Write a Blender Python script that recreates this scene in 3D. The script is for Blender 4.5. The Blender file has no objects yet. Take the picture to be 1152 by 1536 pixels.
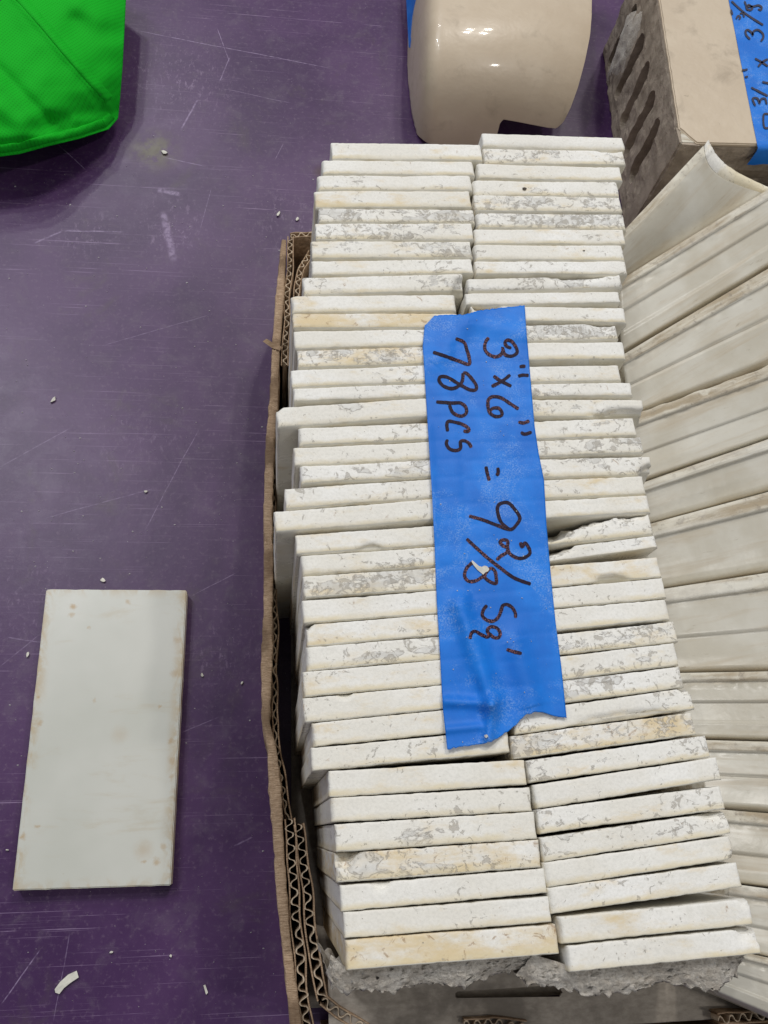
import bpy, bmesh, math, random
import numpy as np
from mathutils import Vector, Matrix, noise
random.seed(7); np.random.seed(7)
C = bpy.context.scene
U = 0.0254                                   # one inch; lengths below are in inches
F, CAMH = 1300.0, 19.2818
M = np.array([[0.99263763, -0.0159794, -0.12006328],
              [-0.02651755, 0.93854059, -0.34414878],
              [0.11818355, 0.34479881, 0.93120697]])
# ------------------------------------------------------------------ camera
cam = bpy.data.cameras.new('camera'); co = bpy.data.objects.new('camera', cam)
C.collection.objects.link(co); C.camera = co
cam.sensor_fit = 'VERTICAL'; cam.sensor_height = 36.0; cam.sensor_width = 27.0
cam.lens = F / 1536 * 36.0; cam.clip_start = 0.01; cam.clip_end = 50
mw = Matrix([[*M[i], 0] for i in range(3)] + [[0, 0, 0, 1]]); mw.translation = Vector((0, 0, CAMH * U))
co.matrix_world = mw
# ------------------------------------------------------------------ world, lamps, exposure
w = bpy.data.worlds.new('World'); C.world = w; w.use_nodes = True
bg = w.node_tree.nodes['Background']; bg.inputs[0].default_value = (0.93, 0.95, 1.0, 1); bg.inputs[1].default_value = 0.27
def area(name, loc, target, sx, sy, power, col):
    l = bpy.data.lights.new(name, 'AREA'); l.shape = 'RECTANGLE'; l.size = sx; l.size_y = sy; l.energy = power; l.color = col
    o = bpy.data.objects.new(name, l); C.collection.objects.link(o); o.location = loc
    o.rotation_euler = (Vector(target) - Vector(loc)).to_track_quat('-Z', 'Y').to_euler(); return o
T0 = (0.08, 0.15, 0)
for lx, ly, lz, pw, cl in ((0.62, 2.05, 2.9, 11, (1, .965, .91)), (0.95, 2.0, 2.9, 11, (1, .965, .91)), (0.70, 2.35, 2.9, 10, (1, .965, .91)), (1.05, 2.4, 2.9, 9, (1, .965, .91)),
                           (-1.15, 1.5, 2.6, 10, (.95, .97, 1)), (-1.45, 1.75, 2.6, 10, (.95, .97, 1)), (-0.75, 1.0, 2.5, 8, (.97, .98, 1)), (-0.5, 2.7, 2.6, 9, (.97, .97, 1)), (-0.95, 2.9, 2.6, 9, (.97, .97, 1)), (1.2, -0.35, 2.3, 9, (1, .97, .93))):  # last one is an added fill lamp that brightens the near mortar
    area('ceiling_and_fill_lamp', (lx, ly, lz), T0, 0.13, 0.10, pw, cl)
C.view_settings.view_transform = 'Standard'; C.view_settings.look = 'None'
C.view_settings.exposure = -0.10; C.view_settings.gamma = 1.0
C.render.engine = 'CYCLES'

# ------------------------------------------------------------------ helpers
CAMP = np.array([0, 0, CAMH])
def ray(px, py): return M @ np.array([(px - 576) / F, -(py - 768) / F, -1.0])
def P(px, py, z=0.0):
    d = ray(px, py); q = CAMP + d * ((z - CAMH) / d[2]); return Vector(q)
def onplane(px, py, o, n):
    d = Vector(ray(px, py)); c = Vector(CAMP); return c + d * ((o - c).dot(n) / d.dot(n))
def obj(name, verts, faces, mats, parent=None, smooth=False, fm=None, scale=U, loc=None, kind=None):
    me = bpy.data.meshes.new(name)
    me.from_pydata([tuple(c * scale for c in v) for v in verts], [], faces)
    for m in (mats if isinstance(mats, (list, tuple)) else [mats]): me.materials.append(m)
    if fm is not None: me.polygons.foreach_set('material_index', fm)
    me.polygons.foreach_set('use_smooth', [smooth] * len(me.polygons)); me.update()
    o = bpy.data.objects.new(name, me); C.collection.objects.link(o)
    if parent: o.parent = parent
    if loc is not None: o.location = Vector(loc) * U
    if kind: o['kind'] = kind
    return o
def tag(o, label, cat, group=None):
    o['label'] = label; o['category'] = cat
    if group: o['group'] = group
    return o
def empty(name, loc):
    o = bpy.data.objects.new(name, None); C.collection.objects.link(o); o.location = Vector(loc) * U; o.empty_display_size = .01; return o
def put(o, root):                             # parent keeping world place (root is unrotated)
    o.parent = root; o.location = o.location - root.location; return o
def gridfaces(nu, nv, base=0, flip=False):
    f = []
    for i in range(nu - 1):
        for j in range(nv - 1):
            a = base + i * nv + j; q = (a, a + nv, a + nv + 1, a + 1); f.append(q[::-1] if flip else q)
    return f
def lerpline(pts, t):                         # pts evenly parametrised by arc length
    L = [0]
    for a, b in zip(pts, pts[1:]): L.append(L[-1] + math.dist(a, b))
    s = t * L[-1]
    for i in range(len(pts) - 1):
        if s <= L[i + 1] or i == len(pts) - 2:
            k = (s - L[i]) / max(1e-9, L[i + 1] - L[i]); return tuple(a + (b - a) * k for a, b in zip(pts[i], pts[i + 1]))
def nz(x, y, z=0.0): return noise.noise(Vector((x, y, z)))
def recalc(o):
    bm = bmesh.new(); bm.from_mesh(o.data); bmesh.ops.recalc_face_normals(bm, faces=bm.faces); bm.to_mesh(o.data); bm.free()

# ------------------------------------------------------------------ node helpers
class NT:
    def __init__(s, name):
        s.m = bpy.data.materials.new(name); s.m.use_nodes = True; s.t = s.m.node_tree; s.b = s.t.nodes['Principled BSDF']
        s.tc = s.t.nodes.new('ShaderNodeTexCoord'); s.oi = s.t.nodes.new('ShaderNodeObjectInfo')
    def set(s, inp, v):
        if isinstance(v, bpy.types.NodeSocket): s.t.links.new(v, inp)
        elif isinstance(v, (tuple, list)) and len(v) == 3 and inp.type == 'RGBA': inp.default_value = (*v, 1)
        else: inp.default_value = v
    def out(s, k, v): s.set(s.b.inputs[k], v)
    def vec(s, scale=(1, 1, 1), rnd=False, rot=(0, 0, 0), world=False):
        mp = s.t.nodes.new('ShaderNodeMapping')
        if world:
            g = s.t.nodes.new('ShaderNodeNewGeometry'); s.set(mp.inputs['Vector'], g.outputs['Position'])
        else: s.set(mp.inputs['Vector'], s.tc.outputs['Object'])
        mp.inputs['Scale'].default_value = tuple(c / U for c in scale); mp.inputs['Rotation'].default_value = rot
        if rnd:
            r = s.math('MULTIPLY', s.oi.outputs['Random'], 91.0); c = s.t.nodes.new('ShaderNodeCombineXYZ')
            for k in range(3): s.set(c.inputs[k], r)
            s.set(mp.inputs['Location'], c.outputs[0])
        return mp.outputs[0]
    def noise(s, v, scale=1, detail=4, rough=.55, dist=0, col=False):
        n = s.t.nodes.new('ShaderNodeTexNoise'); s.set(n.inputs['Vector'], v); n.inputs['Scale'].default_value = scale
        n.inputs['Detail'].default_value = detail; n.inputs['Roughness'].default_value = rough; n.inputs['Distortion'].default_value = dist
        return n.outputs[1 if col else 0]
    def voro(s, v, scale=1, feature='F1'):
        n = s.t.nodes.new('ShaderNodeTexVoronoi'); n.feature = feature; s.set(n.inputs['Vector'], v); n.inputs['Scale'].default_value = scale
        return n.outputs['Distance']
    def math(s, op, a, b=0.0, c=0.0, clamp=False):
        n = s.t.nodes.new('ShaderNodeMath'); n.operation = op; n.use_clamp = clamp
        for i, v in enumerate((a, b, c)): s.set(n.inputs[i], v)
        return n.outputs[0]
    def step(s, v, a, b, lo=0., hi=1.):
        n = s.t.nodes.new('ShaderNodeMapRange'); n.interpolation_type = 'SMOOTHSTEP'
        for i, x in enumerate((v, a, b, lo, hi)): s.set(n.inputs[i], x)
        return n.outputs[0]
    def mix(s, f, a, b, mode='MIX'):
        n = s.t.nodes.new('ShaderNodeMix'); n.data_type = 'RGBA'; n.blend_type = mode
        s.set(n.inputs[0], f); s.set(n.inputs[6], a); s.set(n.inputs[7], b); return n.outputs[2]
    def bump(s, h, strength=.3, dist=.01):
        n = s.t.nodes.new('ShaderNodeBump'); s.set(n.inputs['Height'], h); n.inputs['Strength'].default_value = strength
        n.inputs['Distance'].default_value = dist * U; s.out('Normal', n.outputs[0])
    def sep(s, v):
        n = s.t.nodes.new('ShaderNodeSeparateXYZ'); s.set(n.inputs[0], v); return n.outputs
def simple(name, col, rough=.8, var=.15, nscale=6, bump=.2, bscale=60, bd=.01, spec=.5, col2=None):
    n = NT(name); a = n.noise(n.vec(), nscale, 6, .6)
    dark = col2 or tuple(c * (1 - 2 * var) for c in col)
    n.out('Base Color', n.mix(n.step(a, .35, .68), dark, col)); n.out('Roughness', rough); n.out('Specular IOR Level', spec)
    n.bump(n.noise(n.vec(), bscale, 4, .6), bump, bd); return n.m

# --- bisque: the unglazed rim of a wall tile; per-object colour = (mortar residue, ochre stain, grey tint)
def mat_bisque():
    n = NT('bisque'); v = n.vec(rnd=True); cs = n.t.nodes.new('ShaderNodeSeparateColor'); n.set(cs.inputs[0], n.oi.outputs['Color'])
    res, och = cs.outputs[0], cs.outputs[1]
    big = n.noise(v, .8, 3); med = n.noise(v, 4.2, 8, .62, .5); fine = n.noise(v, 22, 5, .65)
    base = n.mix(n.step(big, .35, .65), (.83, .805, .74), (.90, .89, .855))
    base = n.mix(n.math('MULTIPLY', n.oi.outputs['Random'], .38), base, (.80, .765, .67))
    base = n.mix(n.step(fine, .3, .62, .32, 0), base, (.60, .585, .53))
    # ochre stain, cloudy, plus a thin run along the rims
    o1 = n.math('ADD', n.noise(n.vec((1.2, 3, 1), rnd=True), 1.1, 6, .65), n.math('MULTIPLY', och, .22))
    base = n.mix(n.math('MULTIPLY', n.step(o1, .56, .86), .8), base, (.72, .56, .30))
    brn = n.math('ADD', n.noise(v, 5.5, 6, .7, .8), n.math('MULTIPLY', och, .09))
    base = n.mix(n.math('MULTIPLY', n.step(brn, .66, .76), .7), base, (.36, .23, .13))
    # mortar film with a crisp edge
    clu = n.noise(n.vec((1, 2, 1), rnd=True), .75, 2); nA = n.noise(n.vec((1, 1.6, 1), rnd=True), 4.6, 10, .66, .5); nB = n.noise(n.vec((.7, 1.5, 1), rnd=True), 1.7, 9, .56, .3)
    sel = n.math('GREATER_THAN', cs.outputs[2], .5); nM = n.math('ADD', n.math('MULTIPLY', nB, sel), n.math('MULTIPLY', nA, n.math('SUBTRACT', 1.0, sel)))
    r1 = n.math('ADD', nM, n.math('MULTIPLY_ADD', res, .26, n.math('MULTIPLY_ADD', clu, .6, -.405)))
    film = n.step(r1, .665, .69)
    base = n.mix(n.math('MULTIPLY', film, .55), base, n.mix(n.step(med, .4, .6), (.52, .51, .48), (.72, .715, .69)))
    rim = n.math('MULTIPLY', n.step(r1, .655, .667), n.step(r1, .69, .678))
    base = n.mix(n.math('MULTIPLY', rim, .5), base, (.40, .37, .33))
    X_, Y_, Z_ = n.sep(n.tc.outputs['Object']); nr = n.math('ADD', n.math('MULTIPLY', Y_, -1 / U), n.math('MULTIPLY', med, .12))
    base = n.mix(n.math('MULTIPLY', n.step(nr, .11, .2), n.step(big, .35, .6, .25, .75)), base, (.74, .64, .42))   # glazed rim along the face side, its warm bounce shading painted in
    # flecks and pits
    r2 = n.math('ADD', n.noise(v, 7.5, 7, .66, .9), n.math('MULTIPLY_ADD', res, .12, n.math('MULTIPLY_ADD', clu, .36, -.22)))
    fl = n.step(r2, .62, .67); base = n.mix(n.math('MULTIPLY', fl, .62), base, (.38, .345, .29))
    pit = n.math('MULTIPLY', n.step(n.voro(v, 9), .10, .05), n.step(n.noise(v, 3, 3), .5, .6)); base = n.mix(n.math('MULTIPLY', pit, .7), base, (.30, .26, .2))
    n.out('Base Color', base); n.out('Roughness', .85); n.out('Specular IOR Level', .25)
    h = n.math('ADD', n.math('MULTIPLY', fine, .5), n.math('MULTIPLY', film, .7)); h = n.math('SUBTRACT', h, n.math('MULTIPLY', fl, .7))
    n.bump(n.math('ADD', h, med), .55, .022); return n.m
def mat_glaze(name, col, col2, stain, amt=.5, rough=.16, streak=False):
    n = NT(name); v = n.vec(rnd=True)
    base = n.mix(n.step(n.noise(v, .9, 4), .35, .65), col, col2)
    sv = n.vec((.22, 2.6, 2.6) if streak else (1, 1, 1), rnd=True)
    s1 = n.noise(sv, 1.3, 8, .66, .4); base = n.mix(n.math('MULTIPLY', n.step(s1, .46, .70) if streak else n.step(s1, .52, .78), amt), base, stain)
    s2 = n.noise(n.vec((.4, 2.8, 2.8) if streak else (1, 1, 1), rnd=True), 4.5, 8, .7, .6); base = n.mix(n.math('MULTIPLY', n.step(s2, .60, .72) if streak else n.step(s2, .66, .74), amt), base, (.30, .25, .18))
    n.out('Base Color', base); n.out('Roughness', n.step(s1, .4, .7, rough, .5)); n.out('Coat Weight', .15); n.out('Coat Roughness', .2)
    n.bump(n.math('ADD', n.noise(v, 12, 4), n.math('MULTIPLY', n.noise(v, 1.3, 3), 7)), .16, .02); return n.m
BIS = mat_bisque()
GLZ = mat_glaze('white_glaze', (.70, .66, .54), (.76, .73, .64), (.56, .45, .26), .7, .25)
def mat_dirty():
    n = NT('dirty_rim'); v = n.vec((.35, 2.6, 2.6), rnd=True); a = n.noise(v, 1.6, 7, .68, .3); b = n.noise(n.vec(rnd=True), 7, 7, .7)
    c = n.mix(n.step(a, .36, .62), (.40, .33, .23), (.66, .62, .52)); c = n.mix(n.math('MULTIPLY', n.step(b, .52, .68), .6), c, (.26, .22, .18))
    c = n.mix(n.step(n.noise(v, .6, 3), .5, .62, 0, .6), c, (.74, .72, .65))
    n.out('Base Color', c); n.out('Roughness', .85); n.bump(b, .5, .03); return n.m
DIRTY = mat_dirty()
TRIM = mat_glaze('ivory_glaze', (.52, .485, .40), (.60, .575, .50), (.43, .345, .23), .55, .30, True)
BEIGE = mat_glaze('beige_glaze', (.56, .46, .34), (.60, .50, .375), (.30, .24, .17), .6, .36)
BEIGE.node_tree.nodes['Principled BSDF'].inputs['Coat Weight'].default_value = .22; BEIGE.node_tree.nodes['Principled BSDF'].inputs['Coat Roughness'].default_value = .07

# --- purple table
def mat_table():
    n = NT('purple_paint'); v = n.vec()
    a = n.noise(v, .28, 5, .6, .3); b = n.noise(v, 1.6, 8, .68, .5); c = n.noise(v, 9, 6, .7)
    col = n.mix(n.step(a, .34, .66), (.047, .016, .072), (.080, .034, .110))
    col = n.mix(n.math('MULTIPLY', n.step(b, .5, .72), .25), col, (.15, .125, .155))      # rubbed grey
    col = n.mix(n.math('MULTIPLY', n.step(c, .52, .72), .4), col, (.19, .135, .20))
    g = n.noise(n.vec((1, 1, 1), rot=(0, 0, .6)), .55, 6, .7, .8)
    col = n.mix(n.math('MULTIPLY', n.step(g, .55, .72), .3), col, (.085, .075, .055))     # grime
    # hair scratches in several directions
    sc = None
    for rot, sx, sy, thr, k in ((.35, .09, 26, .68, .6), (.75, .22, 44, .69, .45), (-.6, .3, 50, .70, .4), (-.25, .12, 34, .715, .5), (1.25, .10, 30, .71, .5), (1.9, .14, 40, .72, .45), (.05, .2, 22, .72, .4), (2.6, .12, 30, .72, .4)):
        x = n.noise(n.vec((sx, sy, 1), rot=(0, 0, rot)), 1, 2, .5, .12)
        m = n.math('MULTIPLY', n.step(x, thr, thr + .03), n.step(n.noise(n.vec(rot=(0, 0, rot)), .9, 4), .42, .62, 0, k))
        sc = m if sc is None else n.math('MAXIMUM', sc, m)
    col = n.mix(sc, col, (.36, .26, .42))
    # single long scratches where the photo has them
    geo = n.t.nodes.new('ShaderNodeNewGeometry')
    grit = n.step(n.noise(v, 7, 5, .7), .36, .6, .15, 1); tot = None
    for (x0, y0, x1, y1, wd, k) in [(190, 43, 505, 104, 1.4, .55), (325, 40, 345, 95, 1.3, .5), (345, 85, 328, 125, 1.5, .5), (298, 148, 270, 196, 3, .45), (330, 132, 440, 155, 1.2, .35),
                           (85, 215, 130, 256, 1.3, .5), (240, 235, 310, 250, 1.4, .5), (318, 280, 300, 345, 1.1, .35), (50, 365, 95, 346, 3, .4), (95, 346, 190, 348, 2.5, .45),
                           (235, 285, 272, 292, 9, .45), (243, 315, 262, 395, 11, .42), (425, 215, 412, 240, 1.5, .3), (300, 640, 215, 800, 1.2, .35), (0, 1000, 60, 950, 1.2, .3),
                           (285, 895, 358, 858, 1.0, .4), (62, 1422, 0, 1510, 1.4, .5), (105, 1395, 80, 1536, 1.1, .3), (0, 700, 110, 640, 1.3, .3), (150, 520, 320, 470, 1.2, .3),
                           (60, 780, 240, 730, 1.2, .3), (10, 955, 75, 965, 1.6, .3), (350, 1270, 380, 1255, 2, .3), (270, 1100, 330, 1075, 1.3, .25)]:
        A = P(x0, y0) * U; B = P(x1, y1) * U; d = B - A; L = d.length
        sub = n.t.nodes.new('ShaderNodeVectorMath'); sub.operation = 'SUBTRACT'; n.set(sub.inputs[0], geo.outputs['Position']); sub.inputs[1].default_value = A
        dot = n.t.nodes.new('ShaderNodeVectorMath'); dot.operation = 'DOT_PRODUCT'; n.set(dot.inputs[0], sub.outputs[0]); dot.inputs[1].default_value = d.normalized()
        dn = n.t.nodes.new('ShaderNodeVectorMath'); dn.operation = 'DOT_PRODUCT'; n.set(dn.inputs[0], sub.outputs[0]); nn = Vector((-d.y, d.x, 0)).normalized(); dn.inputs[1].default_value = nn
        wob = n.math('MULTIPLY_ADD', n.noise(v, .8, 2), .0016, -.0008)
        dist = n.math('ABSOLUTE', n.math('ADD', dn.outputs['Value'], wob)); w_ = wd * .5 / 72 * U
        m = n.math('MULTIPLY', n.step(dist, w_ * 1.7, w_ * .3), n.math('MULTIPLY', n.step(dot.outputs['Value'], 0, L * .12), n.step(dot.outputs['Value'], L, L * .85)))
        m = n.math('MULTIPLY', m, k); tot = m if tot is None else n.math('MAXIMUM', tot, m)
    col = n.mix(n.math('MULTIPLY', tot, grit), col, (.46, .36, .55))
    fz = n.noise(n.vec((1, .45, 1), rot=(0, 0, .15)), 8, 9, .8, .3)
    for (px, py, rad, k) in ((265, 120, 2.6, .45), (255, 340, 1.6, .5), (130, 350, 1.3, .4), (430, 330, 1.6, .35), (210, 660, 2, .25), (40, 900, 1.5, .3), (330, 980, 1.2, .35)):
        q = P(px, py) * U; dn = n.t.nodes.new('ShaderNodeVectorMath'); dn.operation = 'DISTANCE'; n.set(dn.inputs[0], geo.outputs['Position']); dn.inputs[1].default_value = q
        m = n.math('MULTIPLY', n.step(dn.outputs['Value'], rad * U, 0), n.step(fz, .54, .62)); col = n.mix(n.math('MULTIPLY', m, k), col, (.33, .24, .37))
    q = P(232, 225) * U; dn = n.t.nodes.new('ShaderNodeVectorMath'); dn.operation = 'DISTANCE'; n.set(dn.inputs[0], geo.outputs['Position']); dn.inputs[1].default_value = q
    col = n.mix(n.math('MULTIPLY', n.step(dn.outputs['Value'], .95 * U, .1 * U), n.step(n.noise(v, 2.2, 6, .7), .36, .6)), col, (.11, .095, .065))
    q = P(483, 258) * U; dn = n.t.nodes.new('ShaderNodeVectorMath'); dn.operation = 'DISTANCE'; n.set(dn.inputs[0], geo.outputs['Position']); dn.inputs[1].default_value = q
    col = n.mix(n.math('MULTIPLY', n.step(dn.outputs['Value'], .35 * U, .05 * U), .8), col, (.06, .025, .035))
    sp = n.step(n.voro(v, 5.5), .075, .03); spm = n.math('MULTIPLY', sp, n.step(n.noise(v, 1.3, 4), .52, .62))
    col = n.mix(n.math('MULTIPLY', spm, .7), col, (.34, .32, .35))
    n.out('Base Color', col); n.out('Roughness', n.step(n.math('ADD', b, n.math('MULTIPLY', c, .4)), .5, .95, .33, .40)); n.out('Specular IOR Level', .38)
    n.bump(n.math('ADD', n.math('MULTIPLY', a, 1.5), n.math('MULTIPLY', c, .25)), .25, .03); return n.m
TABLE = mat_table()
def mat_card(name, light, dark, fib=(3, 3, .5)):
    n = NT(name); a = n.noise(n.vec(fib), 5, 7, .7); b = n.noise(n.vec(), .9, 5, .6)
    c = n.mix(n.step(a, .32, .7), dark, light); c = n.mix(n.math('MULTIPLY', n.step(b, .47, .66), .75), c, tuple(x * .55 for x in dark))
    n.out('Base Color', c); n.out('Roughness', .92); n.out('Specular IOR Level', .15); n.bump(a, .5, .02); return n.m
CARD = mat_card('brown_cardboard', (.68, .50, .34), (.30, .195, .12), (1.2, 12, 2))
CARDE = mat_card('cut_cardboard', (.72, .60, .45), (.48, .37, .26))
CARDG = mat_card('grey_cardboard', (.46, .41, .35), (.33, .29, .245), (1, 2, 2))
def mat_tape():
    n = NT('blue_crepe_tape'); v = n.vec(); a = n.noise(v, 1.1, 5, .6)
    c = n.mix(n.step(a, .35, .7), (.003, .15, .62), (.006, .205, .76))
    sc = n.noise(v, 42, 3, .7); m = n.math('MULTIPLY', n.step(sc, .45, .62), n.step(n.noise(v, 1.1, 6, .7, .6), .47, .66))
    c = n.mix(n.math('MULTIPLY', m, .5), c, (.30, .48, .80))
    n.out('Base Color', c); n.out('Roughness', .50); n.out('Specular IOR Level', .35)
    cr = n.noise(n.vec((1, .14, 1)), 45, 3, .6); n.bump(n.math('ADD', cr, n.math('MULTIPLY', sc, .6)), .25, .012); return n.m
TAPE = mat_tape()
def mat_ink():
    n = NT('marker_ink'); v = n.vec(); a = n.noise(v, 40, 4, .7); b = n.noise(v, 1.4, 3)
    m = n.math('MULTIPLY', n.step(a, .48, .62), n.step(b, .42, .6, .1, .85))  # coppery sheen of the ink, put into the colour as noisy patches
    n.out('Base Color', n.mix(m, (.010, .005, .018), (.30, .12, .12))); n.out('Roughness', .6); n.out('Specular IOR Level', .2); return n.m
INK = mat_ink()
INKF = simple('marker_ink_matte', (.02, .02, .06), .5, .2)
def mat_mortar():
    n = NT('grey_mortar'); v = n.vec(); a = n.noise(v, 3, 8, .7); b = n.noise(v, 24, 8, .8)
    c = n.mix(n.step(a, .35, .65), (.64, .575, .49), (.82, .77, .69)); c = n.mix(n.step(b, .36, .52, .5, 0), c, (.34, .30, .26))
    vo = n.voro(v, 3.2); c = n.mix(n.step(vo, .10, .06), c, (.06, .05, .045)); c = n.mix(n.step(n.voro(n.vec((1.3, 1, 1)), 5.1), .11, .07), c, (.60, .58, .55))
    n.out('Base Color', c); n.out('Roughness', .95); n.out('Specular IOR Level', .1); n.bump(n.math('ADD', b, a), .9, .045); return n.m
MORT = mat_mortar()
CLAY = simple('fired_clay', (.46, .39, .315), .9, .22, 2, .7, 22, .03, .15, (.30, .25, .20))
CLAYD = simple('clay_slot_shade', (.27, .20, .155), .95, .2, 4, .5, 22, .03, .1)  # darker copy of the clay, slot shade painted into its colour
def mat_bag():
    n = NT('green_nonwoven'); v = n.vec()
    ck = n.t.nodes.new('ShaderNodeTexVoronoi'); ck.inputs['Randomness'].default_value = .12; n.set(ck.inputs['Vector'], n.vec((1, 1.0, .0), rot=(0, 0, .5))); ck.inputs['Scale'].default_value = 15
    d = n.step(ck.outputs['Distance'], .12, .42)
    c = n.mix(d, (.003, .31, .010), (.004, .42, .014)); c = n.mix(n.math('MULTIPLY', n.step(n.noise(v, 60, 3, .6), .4, .7), .3), c, (.01, .50, .03))
    n.out('Base Color', c); n.out('Roughness', .75); n.out('Specular IOR Level', .15); n.bump(d, .12, .01); return n.m
BAG = mat_bag()
CHIP = simple('paint_chip_white', (.72, .70, .62), .6, .1)

# ================================================================== SETTING
tab = obj('table_surface', [(-60, -50, 0), (70, -50, 0), (70, 80, 0), (-60, 80, 0)], [(0, 1, 2, 3)], TABLE, kind='structure')

# ================================================================== WALL TILES
XS = list(np.linspace(0, 1, 66)); YS = [0, .06, .14, .3, .5, .7, .86, .94, 1]; ZS = [0, .25, .5, .68, .8, .87, .92, .95, .97, .985, .9925, 1]
def tile_mesh(name, wd, th, ht, rough=1.0, round_front=.055, corner=.07, chips=(), seed=0, mats=None, vert=True):
    """box wd x th x ht with sampled faces, slightly rounded rims and rough chipped edges; front = -y is glazed"""
    xs = [x * wd - wd / 2 for x in XS]; ys = [y * th - th / 2 for y in YS]; zs = [z * ht for z in ZS]
    idx = {}; verts = []; faces = []; fm = []
    def vid(i, j, k):
        key = (i, j, k)
        if key not in idx: idx[key] = len(verts); verts.append([xs[i], ys[j], zs[k]])
        return idx[key]
    nx, ny, nz_ = len(xs) - 1, len(ys) - 1, len(zs) - 1
    for i in range(nx):
        for j in range(ny):
            faces.append((vid(i, j, nz_), vid(i + 1, j, nz_), vid(i + 1, j + 1, nz_), vid(i, j + 1, nz_))); fm.append(1 if j < 1 else 0)
    for i in range(nx):
        for k in range(nz_):
            faces.append((vid(i, 0, k), vid(i + 1, 0, k), vid(i + 1, 0, k + 1), vid(i, 0, k + 1))); fm.append(1)
            faces.append((vid(i + 1, ny, k), vid(i, ny, k), vid(i, ny, k + 1), vid(i + 1, ny, k + 1))); fm.append(0)
    for j in range(ny):
        for k in range(nz_):
            faces.append((vid(nx, j, k), vid(nx, j + 1, k), vid(nx, j + 1, k + 1), vid(nx, j, k + 1))); fm.append(0)
            faces.append((vid(0, j + 1, k), vid(0, j, k), vid(0, j, k + 1), vid(0, j + 1, k + 1))); fm.append(0)
    hw, ht2 = wd / 2, th / 2; out = []
    for x, y, z in verts:
        X, Y, Z = x, y, z
        rf = round_front if y < 0 else .018
        # rim rounding in y-z
        cy = -ht2 + rf if y < 0 else ht2 - rf; cz = ht - rf
        if ((y < cy) if y < 0 else (y > cy)) and z > cz:
            d = Vector((y - cy, z - cz)); m_ = max(abs(d.x), abs(d.y)); l = d.length
            if l > 1e-6: Y = cy + d.x * m_ / l; Z = cz + d.y * m_ / l
        # corner rounding in x-z
        cx = (hw - corner) * (1 if x > 0 else -1)
        if abs(x) > hw - corner and z > ht - corner:
            d = Vector((x - cx, Z - (ht - corner))); m_ = max(abs(d.x), abs(d.y)); l = d.length
            if l > 1e-6: X = cx + d.x * m_ / l; Z = (ht - corner) + d.y * m_ / l
        s = seed * 7.3
        n1 = nz(x * 1.1 + s, y * 3, z * .8); n2 = nz(x * 9 + s, y * 9 + 5, z * 4); n3 = nz(x * 4 + s, y * 5 + 9, z * 3)
        if z > ht * .9: Z += rough * (.010 * n1 + .006 * n2)
        ey = max(0, abs(y) / ht2 - .55) * 2.2
        Y += (-1 if y > 0 else 1) * rough * ey * (.010 * abs(n2) + .012 * max(0, n3 - .18) * 2 * (1 if z > ht * .85 else 0))
        Y += .008 * n1
        X += (-1 if x > 0 else 1) * (abs(x) > hw * .985) * rough * .016 * (n2 + .4)
        for (u, side, rx, ry, rz, dep) in chips:
            ccx = -hw + u * wd; ccy = side * ht2
            q = math.sqrt(((x - ccx) / rx) ** 2 + ((y - ccy) / ry) ** 2 + ((z - ht) / rz) ** 2) + .25 * nz(x * 6 + s, y * 6, z * 6)
            if q < 1:
                f = min(1, (1 - q) * 2.2) * dep
                Z -= f * max(0, 1 - (ht - z) / rz); Y -= side * f * .8
        out.append((X, Y, Z))
    return out, faces, fm
ORD = ['farthest', 'second', 'third', 'fourth', 'fifth', 'sixth', 'seventh', 'eighth', 'ninth', 'tenth', 'eleventh', 'twelfth', 'thirteenth', 'fourteenth', 'fifteenth', 'sixteenth', 'seventeenth', 'eighteenth', 'nineteenth', 'twentieth']
# far edge (left x,y, right x,y), near edge (left y, right y)
LT = [(495.5,217,720,219.6,241,242.7),(482,242.7,710,245,264,266.5),(475,266.5,706,266.5,287,286),(470.7,289.5,704,289,310,310),(476.6,315,710,317,335,335),
(471.4,338,707,338,363,358),(465.8,365,705,365,391,388),(466.4,394,706.6,391,418,412.6),(453,420,693,414,443,436),(436,447,682,444,470,464),
(438,473.6,640,473,495,495),(440,500,637,496,525,520),(445,528,637,522.5,553,548),(435,558,637,550,581,575),(439,585,637,577,609,600),
(413,615,639,599,640,625),(446.6,644,640.6,636.6,670,662.7),(439.4,673.6,643,664,700,690),(449,701.6,644.5,692,731,719),(426,736,646.5,720,766,748.5),
(410,769,649,750,795,778),(442,804,650.5,790,830,820),(450,834.6,652,821,861.6,852),(453,865.6,654,853,898,884),(452,902,654.4,887,931,919),
(458,938,656,922,969,952.6),(457.5,972,659,955,1004,987),(452.6,1009,662,990.5,1045,1025),(452.6,1048,665,1028,1079.5,1062),(466,1085,667.6,1065,1116,1099),
(465,1122,760,1095,1154,1130),(491.5,1157,786,1139,1191,1175),(495,1197,795,1180,1233,1216),(501,1236,801,1217,1275,1255),(502,1280,808,1259,1318,1296),
(508.6,1328,816,1302,1364,1341),(513.6,1368,823,1344,1407.6,1382),(517,1409,833,1385.6,1446.5,1424)]
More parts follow.
